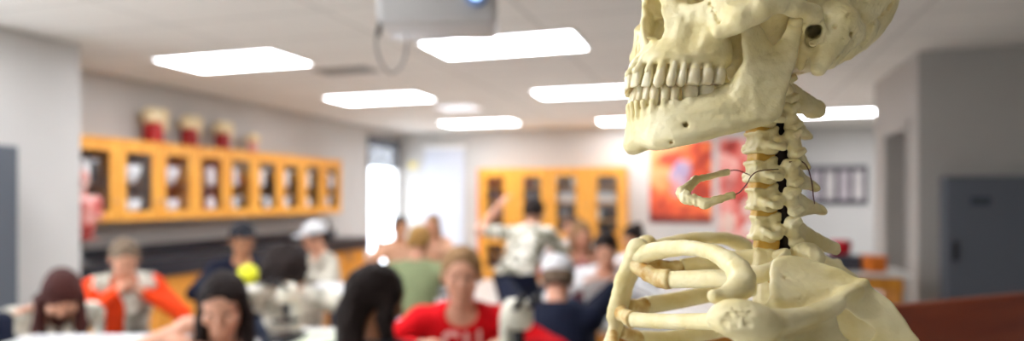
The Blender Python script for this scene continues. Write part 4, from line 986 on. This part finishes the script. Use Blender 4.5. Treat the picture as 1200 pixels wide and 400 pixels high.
# ================================================================ people
def rotm(yaw=0, pitch=0, roll=0): return euler((roll, pitch, yaw))
def ik(a, b, l1, l2, pole):
    a, b, pole = (np.asarray(v, float) for v in (a, b, pole)); d = b - a; L = np.linalg.norm(d)
    if L > (l1 + l2) * .995: b = a + d / L * (l1 + l2) * .995; d = b - a; L = np.linalg.norm(d)
    if L < abs(l1 - l2) + 20: L = abs(l1 - l2) + 20
    u = d / np.linalg.norm(d); x = (l1 * l1 - l2 * l2 + L * L) / (2 * L); h = math.sqrt(max(l1 * l1 - x * x, 0))
    p = pole - (pole @ u) * u; p = p / max(np.linalg.norm(p), 1e-6)
    return a + u * x + p * h, b
def fabric(name, col, camo=None, scale=18, rough=.85):
    if not camo: return mat(name, col, rough, .15, var=.12, scale=30, bump=.2, bscale=90)
    return poster_mat(name, camo, scale, 2)
SKIN = {'light': mat('skin_light', '#d9a184', .5, .35, var=.12, scale=20, sss=.1), 'tan': mat('skin_tan', '#c68f6a', .5, .35, var=.12, scale=20, sss=.1), 'brown': mat('skin_brown', '#8a5a3c', .5, .35, var=.12, scale=20, sss=.1)}
HAIR = {'dark': mat('hair_dark', '#211815', .65, .15, bump=.6, bscale=120), 'red': mat('hair_redbrown', '#43211d', .65, .15, bump=.6, bscale=120), 'brown': mat('hair_brown', '#5a4231', .65, .15, bump=.6, bscale=120),
        'blond': mat('hair_blond', '#a37c46', .65, .15, bump=.6, bscale=120), 'grey': mat('hair_grey', '#6f5f4e', .65, .15, bump=.6, bscale=120), 'sandy': mat('hair_sandy', '#8a6a48', .65, .15, bump=.6, bscale=120)}
eye_m = mat('eye', '#2a1c14', .15, .6)
shoe_m = mat('shoe', '#2a2a2e', .6); stool_m = mat('stool_seat', '#3b3633', .5)
def person(label, px, py, D, fa=0, lean=15, pitch=10, hyaw=0, skin='light', hair='dark', style='short', top=None, sleeve='long', vest=None, pants=None, stand=False, hands=None, cap=None, sc=1.0, roll=0, female=False, group=None):
    th = math.radians(lean); n = 1.0
    tdir = np.array([math.sin(th), 0, math.cos(th)])
    tr = math.radians(roll); tdir = np.array([tdir[0], math.sin(tr) * math.cos(th), math.cos(tr) * math.cos(th)])
    sh_w = 165 if female else 190
    hp = lean * .55 + pitch; ndir = np.array([math.sin(math.radians(lean * .75 + pitch * .3)), tdir[1] * .6, math.cos(math.radians(lean * .75 + pitch * .3))])
    neck_off = tdir * 500; head_off = neck_off + ndir * 85 + np.array([math.sin(math.radians(hp)) * 75 + 15, 0, math.cos(math.radians(hp)) * 80])
    ang = YAW - PI / 2 + math.radians(fa)
    hw = at_d(px, py, D); hz = hw[2] * 1000
    pel_z = hz - head_off[2] * sc
    if stand: pel_z = max(pel_z, 820)
    else: pel_z = min(max(pel_z, 470), 800)
    pel = np.array([0, 0, pel_z / sc])
    ca, sa = math.cos(ang), math.sin(ang)
    ho = head_off * sc / 1000
    loc = np.array([hw[0] - (ho[0] * ca - ho[1] * sa), hw[1] - (ho[0] * sa + ho[1] * ca), 0.0])
    T = rotm(0, lean, -roll)                     # torso frame: columns x forward, y left, z along the spine
    neck = pel + neck_off; hc = pel + head_off; H = rotm(hyaw, hp, 0)
    sho = {s: pel + T @ np.array([0, s * (sh_w - 18), 455]) for s in (1, -1)}
    hip = {s: pel + np.array([10, s * 88, -20]) for s in (1, -1)}
    if stand: foot = {s: np.array([20, s * 105, 78 / sc]) for s in (1, -1)}
    else: foot = {s: np.array([400 if pel_z < 620 else 330, s * 120, 78 / sc]) for s in (1, -1)}
    knee, ank = {}, {}
    for s in (1, -1): knee[s], ank[s] = ik(hip[s], foot[s], 430, 420, (1, s * .1, .4 if not stand else 0.05))
    hands = hands or {}
    wr, el = {}, {}
    for s in (1, -1):
        tgt = hands.get(s, (330, s * 150, 866 / sc)); tgt = np.array(tgt, float)
        el[s], wr[s] = ik(sho[s], tgt, 285, 255, (-.25, s * .9, -.4))
    allp = [pel, neck, hc] + [q for dct in (sho, hip, foot, knee, el, wr) for q in dct.values()]
    lo = np.min(allp, 0) - 230; hi = np.max(allp, 0) + 230; lo[2] = max(lo[2], -5)
    hh = 7.5
    def torso(f, g, k=40, waist=0):
        cw = .86 if female else 1
        f.ell(pel + T @ np.array([0, 0, 10]), (118 + g, 165 + g, 118 + g), T, k=k)
        f.ell(pel + T @ np.array([5, 0, 170]), (100 + g, 138 * cw + g, 150 + g), T, k=k)
        f.ell(pel + T @ np.array([2, 0, 340]), (112 + g, 160 * cw + g, 170 + g), T, k=k)
        f.cap(sho[1], sho[-1], 54 + g, k=k); f.cap(pel + T @ np.array([-8, 60, 470]), pel + T @ np.array([-8, -60, 470]), 52 + g, k=k)
        if female: 
            for s in (1, -1): f.ell(pel + T @ np.array([85, s * 62, 330]), 62 + g * .8, k=25)
    def arm(f, s, g, upto=2, k=22):
        f.cap(sho[s], el[s], 50 * (.88 if female else 1) + g, 40 * (.88 if female else 1) + g, k=k)
        if upto >= 2: f.cap(el[s], wr[s], 40 * (.88 if female else 1) + g, 27 + g, k=k)
    # ---- body
    f = Field(lo, hi, hh); torso(f, 0)
    for s in (1, -1):
        arm(f, s, 0)
        f.cap(hip[s], knee[s], 82, 56, k=30); f.cap(knee[s], ank[s], 54, 36, k=20); c_ = knee[s] * .68 + ank[s] * .32 + (-18, 0, 0); f.ell(c_, 50, k=25)
        f.cap(ank[s] + (-20, 0, -40), ank[s] + (130, 0, -48), 30, 24, k=18)
        # hand: palm, four curled fingers, thumb
        fd = wr[s] - el[s]; fd /= np.linalg.norm(fd); side = np.cross((0, 0, 1), fd); side /= max(np.linalg.norm(side), 1e-6); dn = np.cross(fd, side); dn = -dn if dn[2] > 0 else dn
        pc_ = wr[s] + fd * 48; f.box(pc_, (46, 40, 14), 12, np.stack([fd, side, dn], 1), k=12)
        for q, ln in zip((-1.5, -.5, .5, 1.5), ((66, 76, 72, 58) if s > 0 else (58, 72, 76, 66))):
            b0 = pc_ + fd * 42 + side * q * 20; b1 = b0 + fd * ln * .5 + dn * 8; b2 = b1 + fd * ln * .32 + dn * ln * .34
            f.chain([b0, b1, b2], [10, 9, 7.5], k=3)
        t0 = pc_ - fd * 22 - side * s * 34; t1 = t0 - side * s * 24 + fd * 32 + dn * 8; t2 = t1 + fd * 30 + dn * 8 + side * s * 4; f.chain([t0, t1, t2], [14, 11.5, 9], k=5)
    f.cap(neck - tdir * 30, hc - H @ np.array([12, 0, 60]), 58, 50, k=18)
    def hp_(x, y, z): return hc + H @ np.array([x, y, z], float)
    f.ell(hp_(-8, 0, 28), (97, 77, 88), H, k=10); f.ell(hp_(22, 0, -42), (68, 60, 72), H, k=25); f.ell(hp_(60, 0, -92), (24, 26, 20), H, k=22)
    f.ell(hp_(64, 0, 30), (26, 56, 34), H, k=20)
    f.cap(hp_(88, 0, 12), hp_(104, 0, -22), 9, 13, k=8); f.cap(hp_(94, 11, -26), hp_(94, -11, -26), 9, k=6)
    for s in (1, -1):
        f.ell(hp_(92, s * 31, 10), (16, 17, 12), H, k=9, op='s'); f.ell(hp_(74, s * 31, 9), 14, k=3); f.ell(hp_(70, s * 45, -22), (22, 20, 24), H, k=14)
        f.ell(hp_(-6, s * 80, -4), (20, 9, 33), H, k=5)
    f.cap(hp_(87, 20, -56), hp_(87, -20, -56), 9.5, k=5); f.cap(hp_(98, 24, -57), hp_(98, -24, -57), 3.5, k=4, op='s')
    V, F = f.mesh(1)
    body = link('person', np_mesh('person', V * sc / 1000, F), SKIN[skin]); body.location = loc; body.rotation_euler = (0, 0, ang)
    tag(body, label, 'person', group)
    for s in (1, -1):
        e = Field(hp_(78, s * 31, 10) - 20, hp_(78, s * 31, 10) + 20, 3); e.ell(hp_(79, s * 31, 9), (11, 12, 8), H); V, F = e.mesh(1); link('eye', np_mesh('eye', V * sc / 1000, F), eye_m, body)
    # ---- shirt
    def cloth(name, fn, m, h=9, sm=2):
        f = Field(lo - 20, hi + 20, h); fn(f); V, F = f.mesh(sm)
        return link(name, np_mesh(name, V * sc / 1000, F), m, body) if len(F) else None
    def shirt_fn(f, g=13, sl=sleeve):
        torso(f, g)
        for s in (1, -1):
            if sl == 'long': arm(f, s, g - 1)
            elif sl == 'short': f.cap(sho[s], sho[s] * .35 + el[s] * .65, 50 + g, 46 + g, k=22)
        if sl == 'none':
            for s in (1, -1): f.cap(sho[s] + T @ np.array([0, s * 30, -90]), sho[s] + T @ np.array([0, s * 40, 120]), 62, k=12, op='s')
            f.ell(neck, (100, 110, 75), T, k=10, op='s')
        f.ell(neck + tdir * 12 + T @ np.array([28, 0, 0]), (72, 70, 52), T, k=8, op='s')
        f.put(lo, np.array([hi[0], hi[1], hi[2]]), lambda P: ((P - (pel + T @ np.array([0, 0, -70]))) @ (-T[:, 2])), k=4, op='i') if False else None
        for s in (1, -1): pass
    sh = cloth('shirt', shirt_fn, top)
    if vest is not None:
        cloth('vest', lambda f: (torso(f, 26), [f.cap(sho[s] + T @ np.array([0, s * 52, -80]), sho[s] + T @ np.array([0, s * 62, 120]), 66, k=10, op='s') for s in (1, -1)], f.ell(neck + tdir * 12 + T @ np.array([30, 0, 0]), (84, 80, 64), T, k=8, op='s'), f.cap(pel + T @ np.array([150, -60, 150]), pel + T @ np.array([170, -60, 480]), 75, k=10, op='s')), vest)
    def pants_fn(f):
        f.ell(pel + T @ np.array([0, 0, -12]), (122, 170, 112), T, k=30)
        for s in (1, -1): f.cap(hip[s], knee[s], 96, 70, k=30); f.cap(knee[s], ank[s] + (0, 0, 20), 68, 56, k=20)
    cloth('trousers', pants_fn, pants or mat('denim', '#2b3346', .85))
    for s in (1, -1):
        e = Field(ank[s] - (90, 70, 90), ank[s] + (220, 70, 60), 9); e.cap(ank[s] + (-25, 0, -34), ank[s] + (135, 0, -44), 42, 34, k=10); e.cap(ank[s], ank[s] + (0, 0, -30), 46, 42, k=10)
        e.put(e.lo, e.lo + e.n * e.h, lambda P: 1 + P[..., 2] * -1.0 + 0, k=3, op='u') if False else None
        V, F = e.mesh(1); V[:, 2] = np.maximum(V[:, 2], 1.0); link('shoe', np_mesh('shoe', V * sc / 1000, F), shoe_m, body)
    # ---- hair
    hlo, hhi = hc - 260, hc + 220
    f = Field(hlo - (60, 40, 330), hhi, 6)
    f.ell(hp_(-14, 0, 36), (104, 86, 94), H)
    if style == 'curly':
        R2 = random.Random(int(px)); f.ell(hp_(-20, 0, 50), (128, 122, 112), H, k=20)
        for _ in range(60):
            u = np.array([R2.gauss(-.25, .8), R2.gauss(0, .9), R2.gauss(.45, .7)]); u /= np.linalg.norm(u); f.ell(hp_(*(np.array([-18, 0, 44]) + u * (112, 108, 100))), R2.uniform(20, 34), k=10)
    if style in ('long', 'straight'):
        for s in (1, -1): f.chain([hp_(10, s * 70, 40), hp_(-5, s * 80, -60), hp_(-5, s * 78, -60) + np.array([10, s * 12, -150]), hp_(-5, s * 72, -60) + np.array([15, s * 10, -250])], [20, 26, 30, 20], k=25)
        f.chain([hp_(-80, 0, 20), hp_(-88, 0, -70), hp_(-80, 0, -70) + np.array([-20, 0, -150]), hp_(-80, 0, -70) + np.array([-20, 0, -240])], [52, 50, 50, 34], k=25)
    if style == 'bun': f.ell(hp_(-118, 0, 60), 44, k=12); f.ell(hp_(-60, 0, -20), (60, 80, 60), H, k=15)
    if style == 'short': f.ell(hp_(-50, 0, 0), (66, 80, 76), H, k=15)
    f.ell(hp_(112, 0, -14), (86, 70 if style != 'long' else 62, 97), H, k=14, op='s')
    if style == 'short': 
        f.box(hp_(30, 0, -120), (140, 120, 78), 20, H, k=14, op='s')
    if cap is not None: f.box(hp_(0, 0, 150), (160, 140, 92), 10, rotm(hyaw, hp - 8, 0), k=6, op='s')
    f.rough(3.0, 20); V, F = f.mesh(2); link('hair', np_mesh('hair', V * sc / 1000, F), HAIR[hair], body)
    if cap is not None:
        f = Field(hlo, hhi, 6); C_ = rotm(hyaw, hp - 8, 0); f.ell(hp_(-12, 0, 46), (112, 92, 96), C_); f.box(hp_(0, 0, -62), (160, 140, 100), 8, C_, k=4, op='s')
        V, F = f.mesh(2); link('cap', np_mesh('cap', V * sc / 1000, F), cap, body)
        f = Field(hlo, hhi, 5); f.ell(hc + C_ @ np.array([105, 0, 48.]), (78, 74, 9), C_); f.box(hc + C_ @ np.array([20, 0, 48.]), (62, 90, 40), 6, C_, k=3, op='s')
        V, F = f.mesh(1); link('cap_brim', np_mesh('cap_brim', V * sc / 1000, F), cap, body)
    info = dict(body=body, pel=pel, T=T, sc=sc, loc=loc, ang=ang, pel_z=pel_z, wr=wr, hc=hc)
    if not stand:
        zt = pel_z / 1000 - .158 * sc
        st = thing('stool', f'plain dark stool under the {label.split(" ", 1)[1] if False else label}'[:90], 'stool', (loc[0], loc[1], 0), ang, 'stools under the students')
        st['label'] = 'dark round stool under the ' + ' '.join(label.replace('person', 'student', 1).split()[:11])
        MB().lathe([(.14, zt - .05), (.165, zt - .045), (.17, zt - .015), (.15, zt - .004)], seg=24).build('seat', stool_m, st, True)
        for k in range(4):
            a = PI / 4 + k * PI / 2; link('leg', tube(np.array([(.1 * math.cos(a), .1 * math.sin(a), zt - .045), (.19 * math.cos(a), .19 * math.sin(a), .0)]), .012, 10), steel2, st)
        info['stool'] = st
    return info
CAMO = [(.3, '#2f2e2a'), (.45, '#7d7a66'), (.55, '#c9c4b2'), (.7, '#e6e2d6')]
cream = fabric('cream_cloth', '#c4beae'); camo = fabric('camo_cloth', '', CAMO, 14); camo2 = fabric('camo_pale', '', [(.3, '#6f6c60'), (.45, '#b5b09e'), (.6, '#ddd8c8'), (.75, '#eceade')], 12)
red_c = fabric('red_cloth', '#d8101a'); orange_c = fabric('orange_cloth', '#f0481c'); navy_c = fabric('navy_cloth', '#171c2e'); white_c = fabric('white_cloth', '#e9e9e9'); green_c = fabric('olive_cloth', '#8f9a72')
char_c = fabric('charcoal_cloth', '#26262b'); peach_c = fabric('peach_cloth', '#d7a98c'); rose_c = fabric('rose_cloth', '#b5626a'); capb = mat('cap_black', '#1a1c24', .8); capw = mat('cap_white', '#d2d2d2', .8)
PEOPLE = []
def add(*a, **k): PEOPLE.append(person(*a, **k)); return PEOPLE[-1]
add('person with dark red-brown hair bowed over, pale camouflage top, at far left', 72, 357, 3.34, fa=40, lean=38, pitch=42, hair='red', style='long', top=camo2, female=True, hands={1: (230, 40, 872), -1: (290, -190, 866)})
add('person in bright orange top and cream vest leaning forward below the pillar', 146, 304, 4.25, fa=34, lean=28, pitch=14, hair='grey', style='short', top=orange_c, vest=camo2, hands={1: (330, 120, 830), -1: (360, -60, 850)})
add('person in white sleeveless top with long dark hair hanging around a bowed face', 262, 357, 2.6, fa=12, lean=24, pitch=10, roll=34, hair='dark', style='long', top=white_c, sleeve='none', female=True, hands={1: (300, 200, 866), -1: (300, -330, 850)})
add('person in black cap and navy top behind the yellow-green ball', 284, 289, 5.0, fa=32, lean=8, pitch=8, hair='dark', cap=capb, top=navy_c, skin='tan', hands={1: (300, 60, 866), -1: (320, -120, 866)})
p6 = add('person with big dark curly hair and cream top, head propped on hands', 334, 322, 3.66, fa=6, lean=34, pitch=30, hair='dark', style='curly', top=camo2, skin='tan', hands={1: (430, 120, 935), -1: (400, -40, 960)})
add('person in white cap and cream top seated in front of the wall near the window', 369, 279, 5.5, fa=-48, lean=10, pitch=14, hair='dark', style='bun', cap=capw, top=cream, female=True)
add('person with long straight dark hair and charcoal top seen from behind', 441, 352, 2.15, fa=178, hyaw=-40, sc=.92, lean=14, pitch=10, hair='dark', style='straight', top=char_c, skin='brown', female=True)
add('person in olive green shirt with blond hair, back turned to us', 492, 291, 4.9, fa=168, lean=12, pitch=8, hair='blond', top=green_c, sleeve='short', hands={1: (330, 60, 866), -1: (330, -60, 866)})
add('person with dark hair in peach top in front of the far window', 469, 271, 7.2, fa=24, lean=10, pitch=4, hair='dark', style='bun', top=peach_c, female=True, skin='tan', sleeve='short')
add('person with light brown hair in peach top before the white screen', 507, 278, 7.95, fa=-20, lean=10, pitch=4, hair='sandy', style='long', top=peach_c, female=True)
redman = add('person in bright red sweatshirt with pale chest letters, facing us', 541, 324, 2.85, fa=4, lean=26, pitch=-8, hair='sandy', style='short', top=red_c, hands={1: (430, 230, 850), -1: (430, -200, 850)})
add('person in mottled camouflage shirt bending, arm reaching up, before the bookcase', 626, 250, 5.7, fa=158, lean=46, pitch=-4, hair='dark', style='short', top=camo, sleeve='short', pants=navy_c, stand=True, skin='light', hands={1: (430, 330, 1370), -1: (460, -120, 1050)})
add('person in navy jacket and white cap seen from behind, right of the red sweatshirt', 654, 329, 3.5, fa=172, lean=40, pitch=4, hair='grey', cap=capw, top=navy_c)
add('person with dark hair and white shirt in front of the right bookcase', 671, 284, 7.2, fa=-40, lean=10, pitch=8, hair='brown', style='short', top=white_c)
add('person with light brown hair and rose top facing us, before the right bookcase', 681, 322, 6.1, fa=10, lean=16, pitch=10, hair='sandy', style='long', top=rose_c, female=True)
add('person with dark brown hair and white shirt, just left of the breastbone', 710, 298, 4.6, fa=-12, lean=22, pitch=14, hair='dark', style='short', top=white_c)
add('person with black hair and white shirt partly hidden behind the breastbone', 742, 287, 5.6, fa=-40, lean=20, pitch=14, hair='dark', style='bun', top=white_c, skin='tan', female=True)
# pale letters across the red chest
cu = bpy.data.curves.new('letters', 'FONT'); cu.body = 'CU'; cu.size = .13; cu.align_x = 'CENTER'; cu.extrude = .004; cu.offset = .004; cu.space_character = 1.25
tmp = bpy.data.objects.new('tmp', cu); COL.objects.link(tmp); dg = bpy.context.evaluated_depsgraph_get(); me = bpy.data.meshes.new_from_object(tmp.evaluated_get(dg)); bpy.data.objects.remove(tmp)
R_ = redman; o3 = (R_['pel'] + R_['T'] @ np.array([133, 0, 392])) / 1000; Mx = Matrix([[R_['T'][0, 1], R_['T'][0, 2], R_['T'][0, 0], o3[0]], [R_['T'][1, 1], R_['T'][1, 2], R_['T'][1, 0], o3[1]], [R_['T'][2, 1], R_['T'][2, 2], R_['T'][2, 0], o3[2]], [0, 0, 0, 1]])
bm = bmesh.new(); bm.from_mesh(me); bmesh.ops.subdivide_edges(bm, edges=bm.edges, cuts=2)
bmesh.ops.transform(bm, matrix=Mx, verts=bm.verts)
bm.to_mesh(me); bm.free(); lt = link('chest_lettering', me, mat('pale_letter', '#f0b8b0', .7), R_['body'])
sm = lt.modifiers.new('wrap', 'SHRINKWRAP'); sm.target = [c for c in R_['body'].children if c.name.startswith('shirt')][0]; sm.wrap_method = 'NEAREST_SURFACEPOINT'; sm.wrap_mode = 'ABOVE_SURFACE'; sm.offset = .003
# ------------------------------------------------ tables and what lies on them
def tab(lab, px, D, L, W, h=.76, rz=YAW):
    p = at_d(px, 300, D); table('lab_table', lab, p[0], p[1], L, W, h, rz, pale_top, oak2, .075); return p
tab('pale-topped oak table at the lower left holding the white trays', 42, 2.82, .84, .62)
tab('pale-topped oak table under the curly haired person and cream instrument', 388, 3.2, .52, .70)
tab('pale-topped oak table in front of the person in the white cap', 393, 4.85, .42, .5)
tab('pale-topped oak table at the lower right behind the breastbone', 775, 3.85, .8, .6)
tab('small pale-topped oak table holding the blue-white tray beside the long dark hair', 470, 3.75, .3, .3, .70)
def tray(lab, px, py, D, w, d, h, m, z=.7605, grp=None):
    p = at_d(px, py, D); t = MB(); t.box((-w / 2, -d / 2, 0), (w / 2, d / 2, h * .3), .004); 
    for a in (((-w / 2, -d / 2, 0), (w / 2, -d / 2 + .012, h)), ((-w / 2, d / 2 - .012, 0), (w / 2, d / 2, h)), ((-w / 2, -d / 2, 0), (-w / 2 + .012, d / 2, h)), ((w / 2 - .012, -d / 2, 0), (w / 2, d / 2, h))): t.box(a[0], a[1], .004)
    o = t.build('tray', m); o.location = (p[0], p[1], z); o.rotation_euler = (0, 0, YAW); tag(o, lab, 'tray', grp); return o
tray_m = mat('tray_white', '#f0f0f0', .4); trayb = mat('tray_blue', '#dfe9f6', .3)
tray('white tray on the lower left table, at the left edge of the view', 46, 390, 2.85, .25, .3, .075, tray_m, grp='white trays on the lower left table')
tray('white tray on the lower left table, in front of the orange top', 122, 390, 2.85, .25, .3, .075, tray_m, grp='white trays on the lower left table')
tray('pale blue-white tray beside the long dark hair', 470, 385, 3.75, .24, .24, .05, trayb, z=.7005)
tray('pale greenish paper tray on the table before the cream instrument', 385, 385, 3.12, .26, .3, .03, mat('tray_green', '#dfe6d2', .5))
tray('white tray on the table in front of the person in the white cap', 393, 330, 4.85, .34, .36, .05, tray_m)
tray('pale blue tray on the lower right table', 715, 365, 3.8, .26, .22, .06, trayb)
def instrument(lab, px, D, z, rz, s=1.0):
    p = at_d(px, 350, D); t = thing('microscope', lab, 'instrument', (p[0], p[1], z), rz, 'cream and black instruments'); cm = mat('instrument_cream', '#ddd8c4', .4); bk = mat('instrument_black', '#1c1c1e', .35)
    MB().box((-.07 * s, -.1 * s, 0), (.07 * s, .1 * s, .045 * s), .012).build('base', bk, t); MB().box((-.03 * s, .045 * s, .03 * s), (.03 * s, .095 * s, .27 * s), .014).build('arm', cm, t)
    MB().box((-.055 * s, -.07 * s, .11 * s), (.055 * s, .05 * s, .125 * s), .003).build('stage', bk, t)
    MB().lathe([(.05 * s, .22 * s), (.06 * s, .24 * s), (.06 * s, .30 * s), (.04 * s, .325 * s)], (0, 0, 0), 18).build('head', cm, t, True)
    MB().lathe([(.012 * s, .135 * s), (.022 * s, .16 * s), (.022 * s, .225 * s)], (0, -.01 * s, 0), 14).build('objective', bk, t, True)
    for q in (-1, 1): link('eyepiece', tube(np.array([(q * .028 * s, -.02 * s, .29 * s), (q * .032 * s, -.1 * s, .35 * s)]), .015 * s, 12), bk, t)
tab('pale-topped oak table in front of the red sweatshirt', 655, 2.4, .5, .42)
instrument('cream and black instrument in front of the red sleeve', 606, 2.42, .7605, YAW + .5, .98)
instrument('cream and black instrument under the curly haired person', 337, 3.2, .7605, YAW - .4, .85)
bp_ = at_d(618, 390, 2.36); t = thing('sample_box', 'pale cream box beside the cream instrument and red sleeve', 'box', (bp_[0] + .12, bp_[1] + .03, .7605), YAW + .2)
MB().box((-.05, -.05, 0), (.05, .05, .11), .006).build('body', mat('pale_cream', '#dbd9bf', .5), t); MB().box((-.053, -.053, .10), (.053, .053, .125), .006).build('lid', mat('pale_cream', '#dbd9bf', .5), t)
bp_ = at_d(715, 395, 2.9)
yb = at_d(291, 322, 4.12); o = MB().lathe([(.004, -.062), (.035, -.054), (.058, -.028), (.066, 0), (.058, .03), (.034, .055), (.004, .064)], seg=24).build('ball', mat('lime', '#dfe02a', .45), None, True); o.location = tuple(yb); tag(o, 'bright yellow-green ball in front of the navy top', 'ball')
ysp = thing('ball_stand', 'thin dark stand carrying the yellow-green ball', 'stand', (yb[0], yb[1], 0)); MB().lathe([(.09, 0), (.09, .015), (.02, .03), (.012, .05), (.012, yb[2] - .075), (.03, yb[2] - .063), (.03, yb[2] - .058)], seg=18).build('post', steel2, ysp, True); MB().lathe([(.095, 0), (.095, .012), (.07, .02)], seg=18).build('foot', steel2, ysp, True)
# red and pink muscle torso model near the pillar
mp_ = at_d(104, 290, 4.7)
t = thing('muscle_model', 'red and pink muscle torso figure on the worktop beside the pillar', 'model', (-5.37, 4.42, .8415), math.radians(-30))
f = Field((-160, -220, 0), (180, 220, 560), 6); f.ell((0, 0, 130), (85, 115, 130)); f.ell((5, 0, 270), (90, 130, 130), k=40); f.cap((0, 120, 340), (0, -120, 340), 45, k=30); f.cap((0, 125, 330), (0, 140, 200), 40, 34, k=15); f.cap((0, -125, 330), (0, -140, 200), 40, 34, k=15); f.cap((0, 0, 360), (8, 0, 440), 42, k=15); f.box((0, 0, 12), (100, 110, 12), 6)
V, F = f.mesh(2); link('torso', np_mesh('torso', V / 1000 + np.array([0, 0, .24]), F), poster_mat('muscle', [(.35, '#9a3a34'), (.5, '#c9625a'), (.65, '#e0b0a6')], 9, 1), t)
f = Field((-130, -110, 400), (150, 110, 660), 5); f.ell((5, 0, 535), (85, 70, 85)); f.ell((28, 0, 475), (55, 50, 55), k=20); f.ell((92, 0, 515), (14, 12, 20), k=8)
for s in (1, -1): f.ell((82, s * 28, 535), (16, 16, 11), k=6, op='s')
V, F = f.mesh(2); link('head', np_mesh('head', V / 1000 + np.array([0, 0, .24]), F), poster_mat('muscle_head', [(.35, '#b0574e'), (.5, '#d9a79c'), (.65, '#e6d2c8')], 9, 4), t)
MB().lathe([(.1, 0), (.1, .02), (.03, .04), (.025, .20), (.08, .25), (.08, .26)], seg=20).build('stand', steel2, t, True)
# navy bag at the left edge
bp_ = at_d(-24, 380, 2.86); t = thing('backpack', 'navy backpack at the left edge beside the pale camouflage top', 'bag', (bp_[0], bp_[1], .7605), YAW)
f = Field((-170, -110, 0), (170, 110, 260), 6); f.box((0, 0, 100), (120, 75, 98), 50); f.box((0, -70, 70), (85, 30, 55), 25, k=12); V, F = f.mesh(2); link('body', np_mesh('body', V / 1000, F), navy_c, t)
link('strap', tube(spline([(-.05, .02, .19), (-.04, 0, .235), (.04, 0, .235), (.05, .02, .19)], 6), .009, 8), navy_c, t)
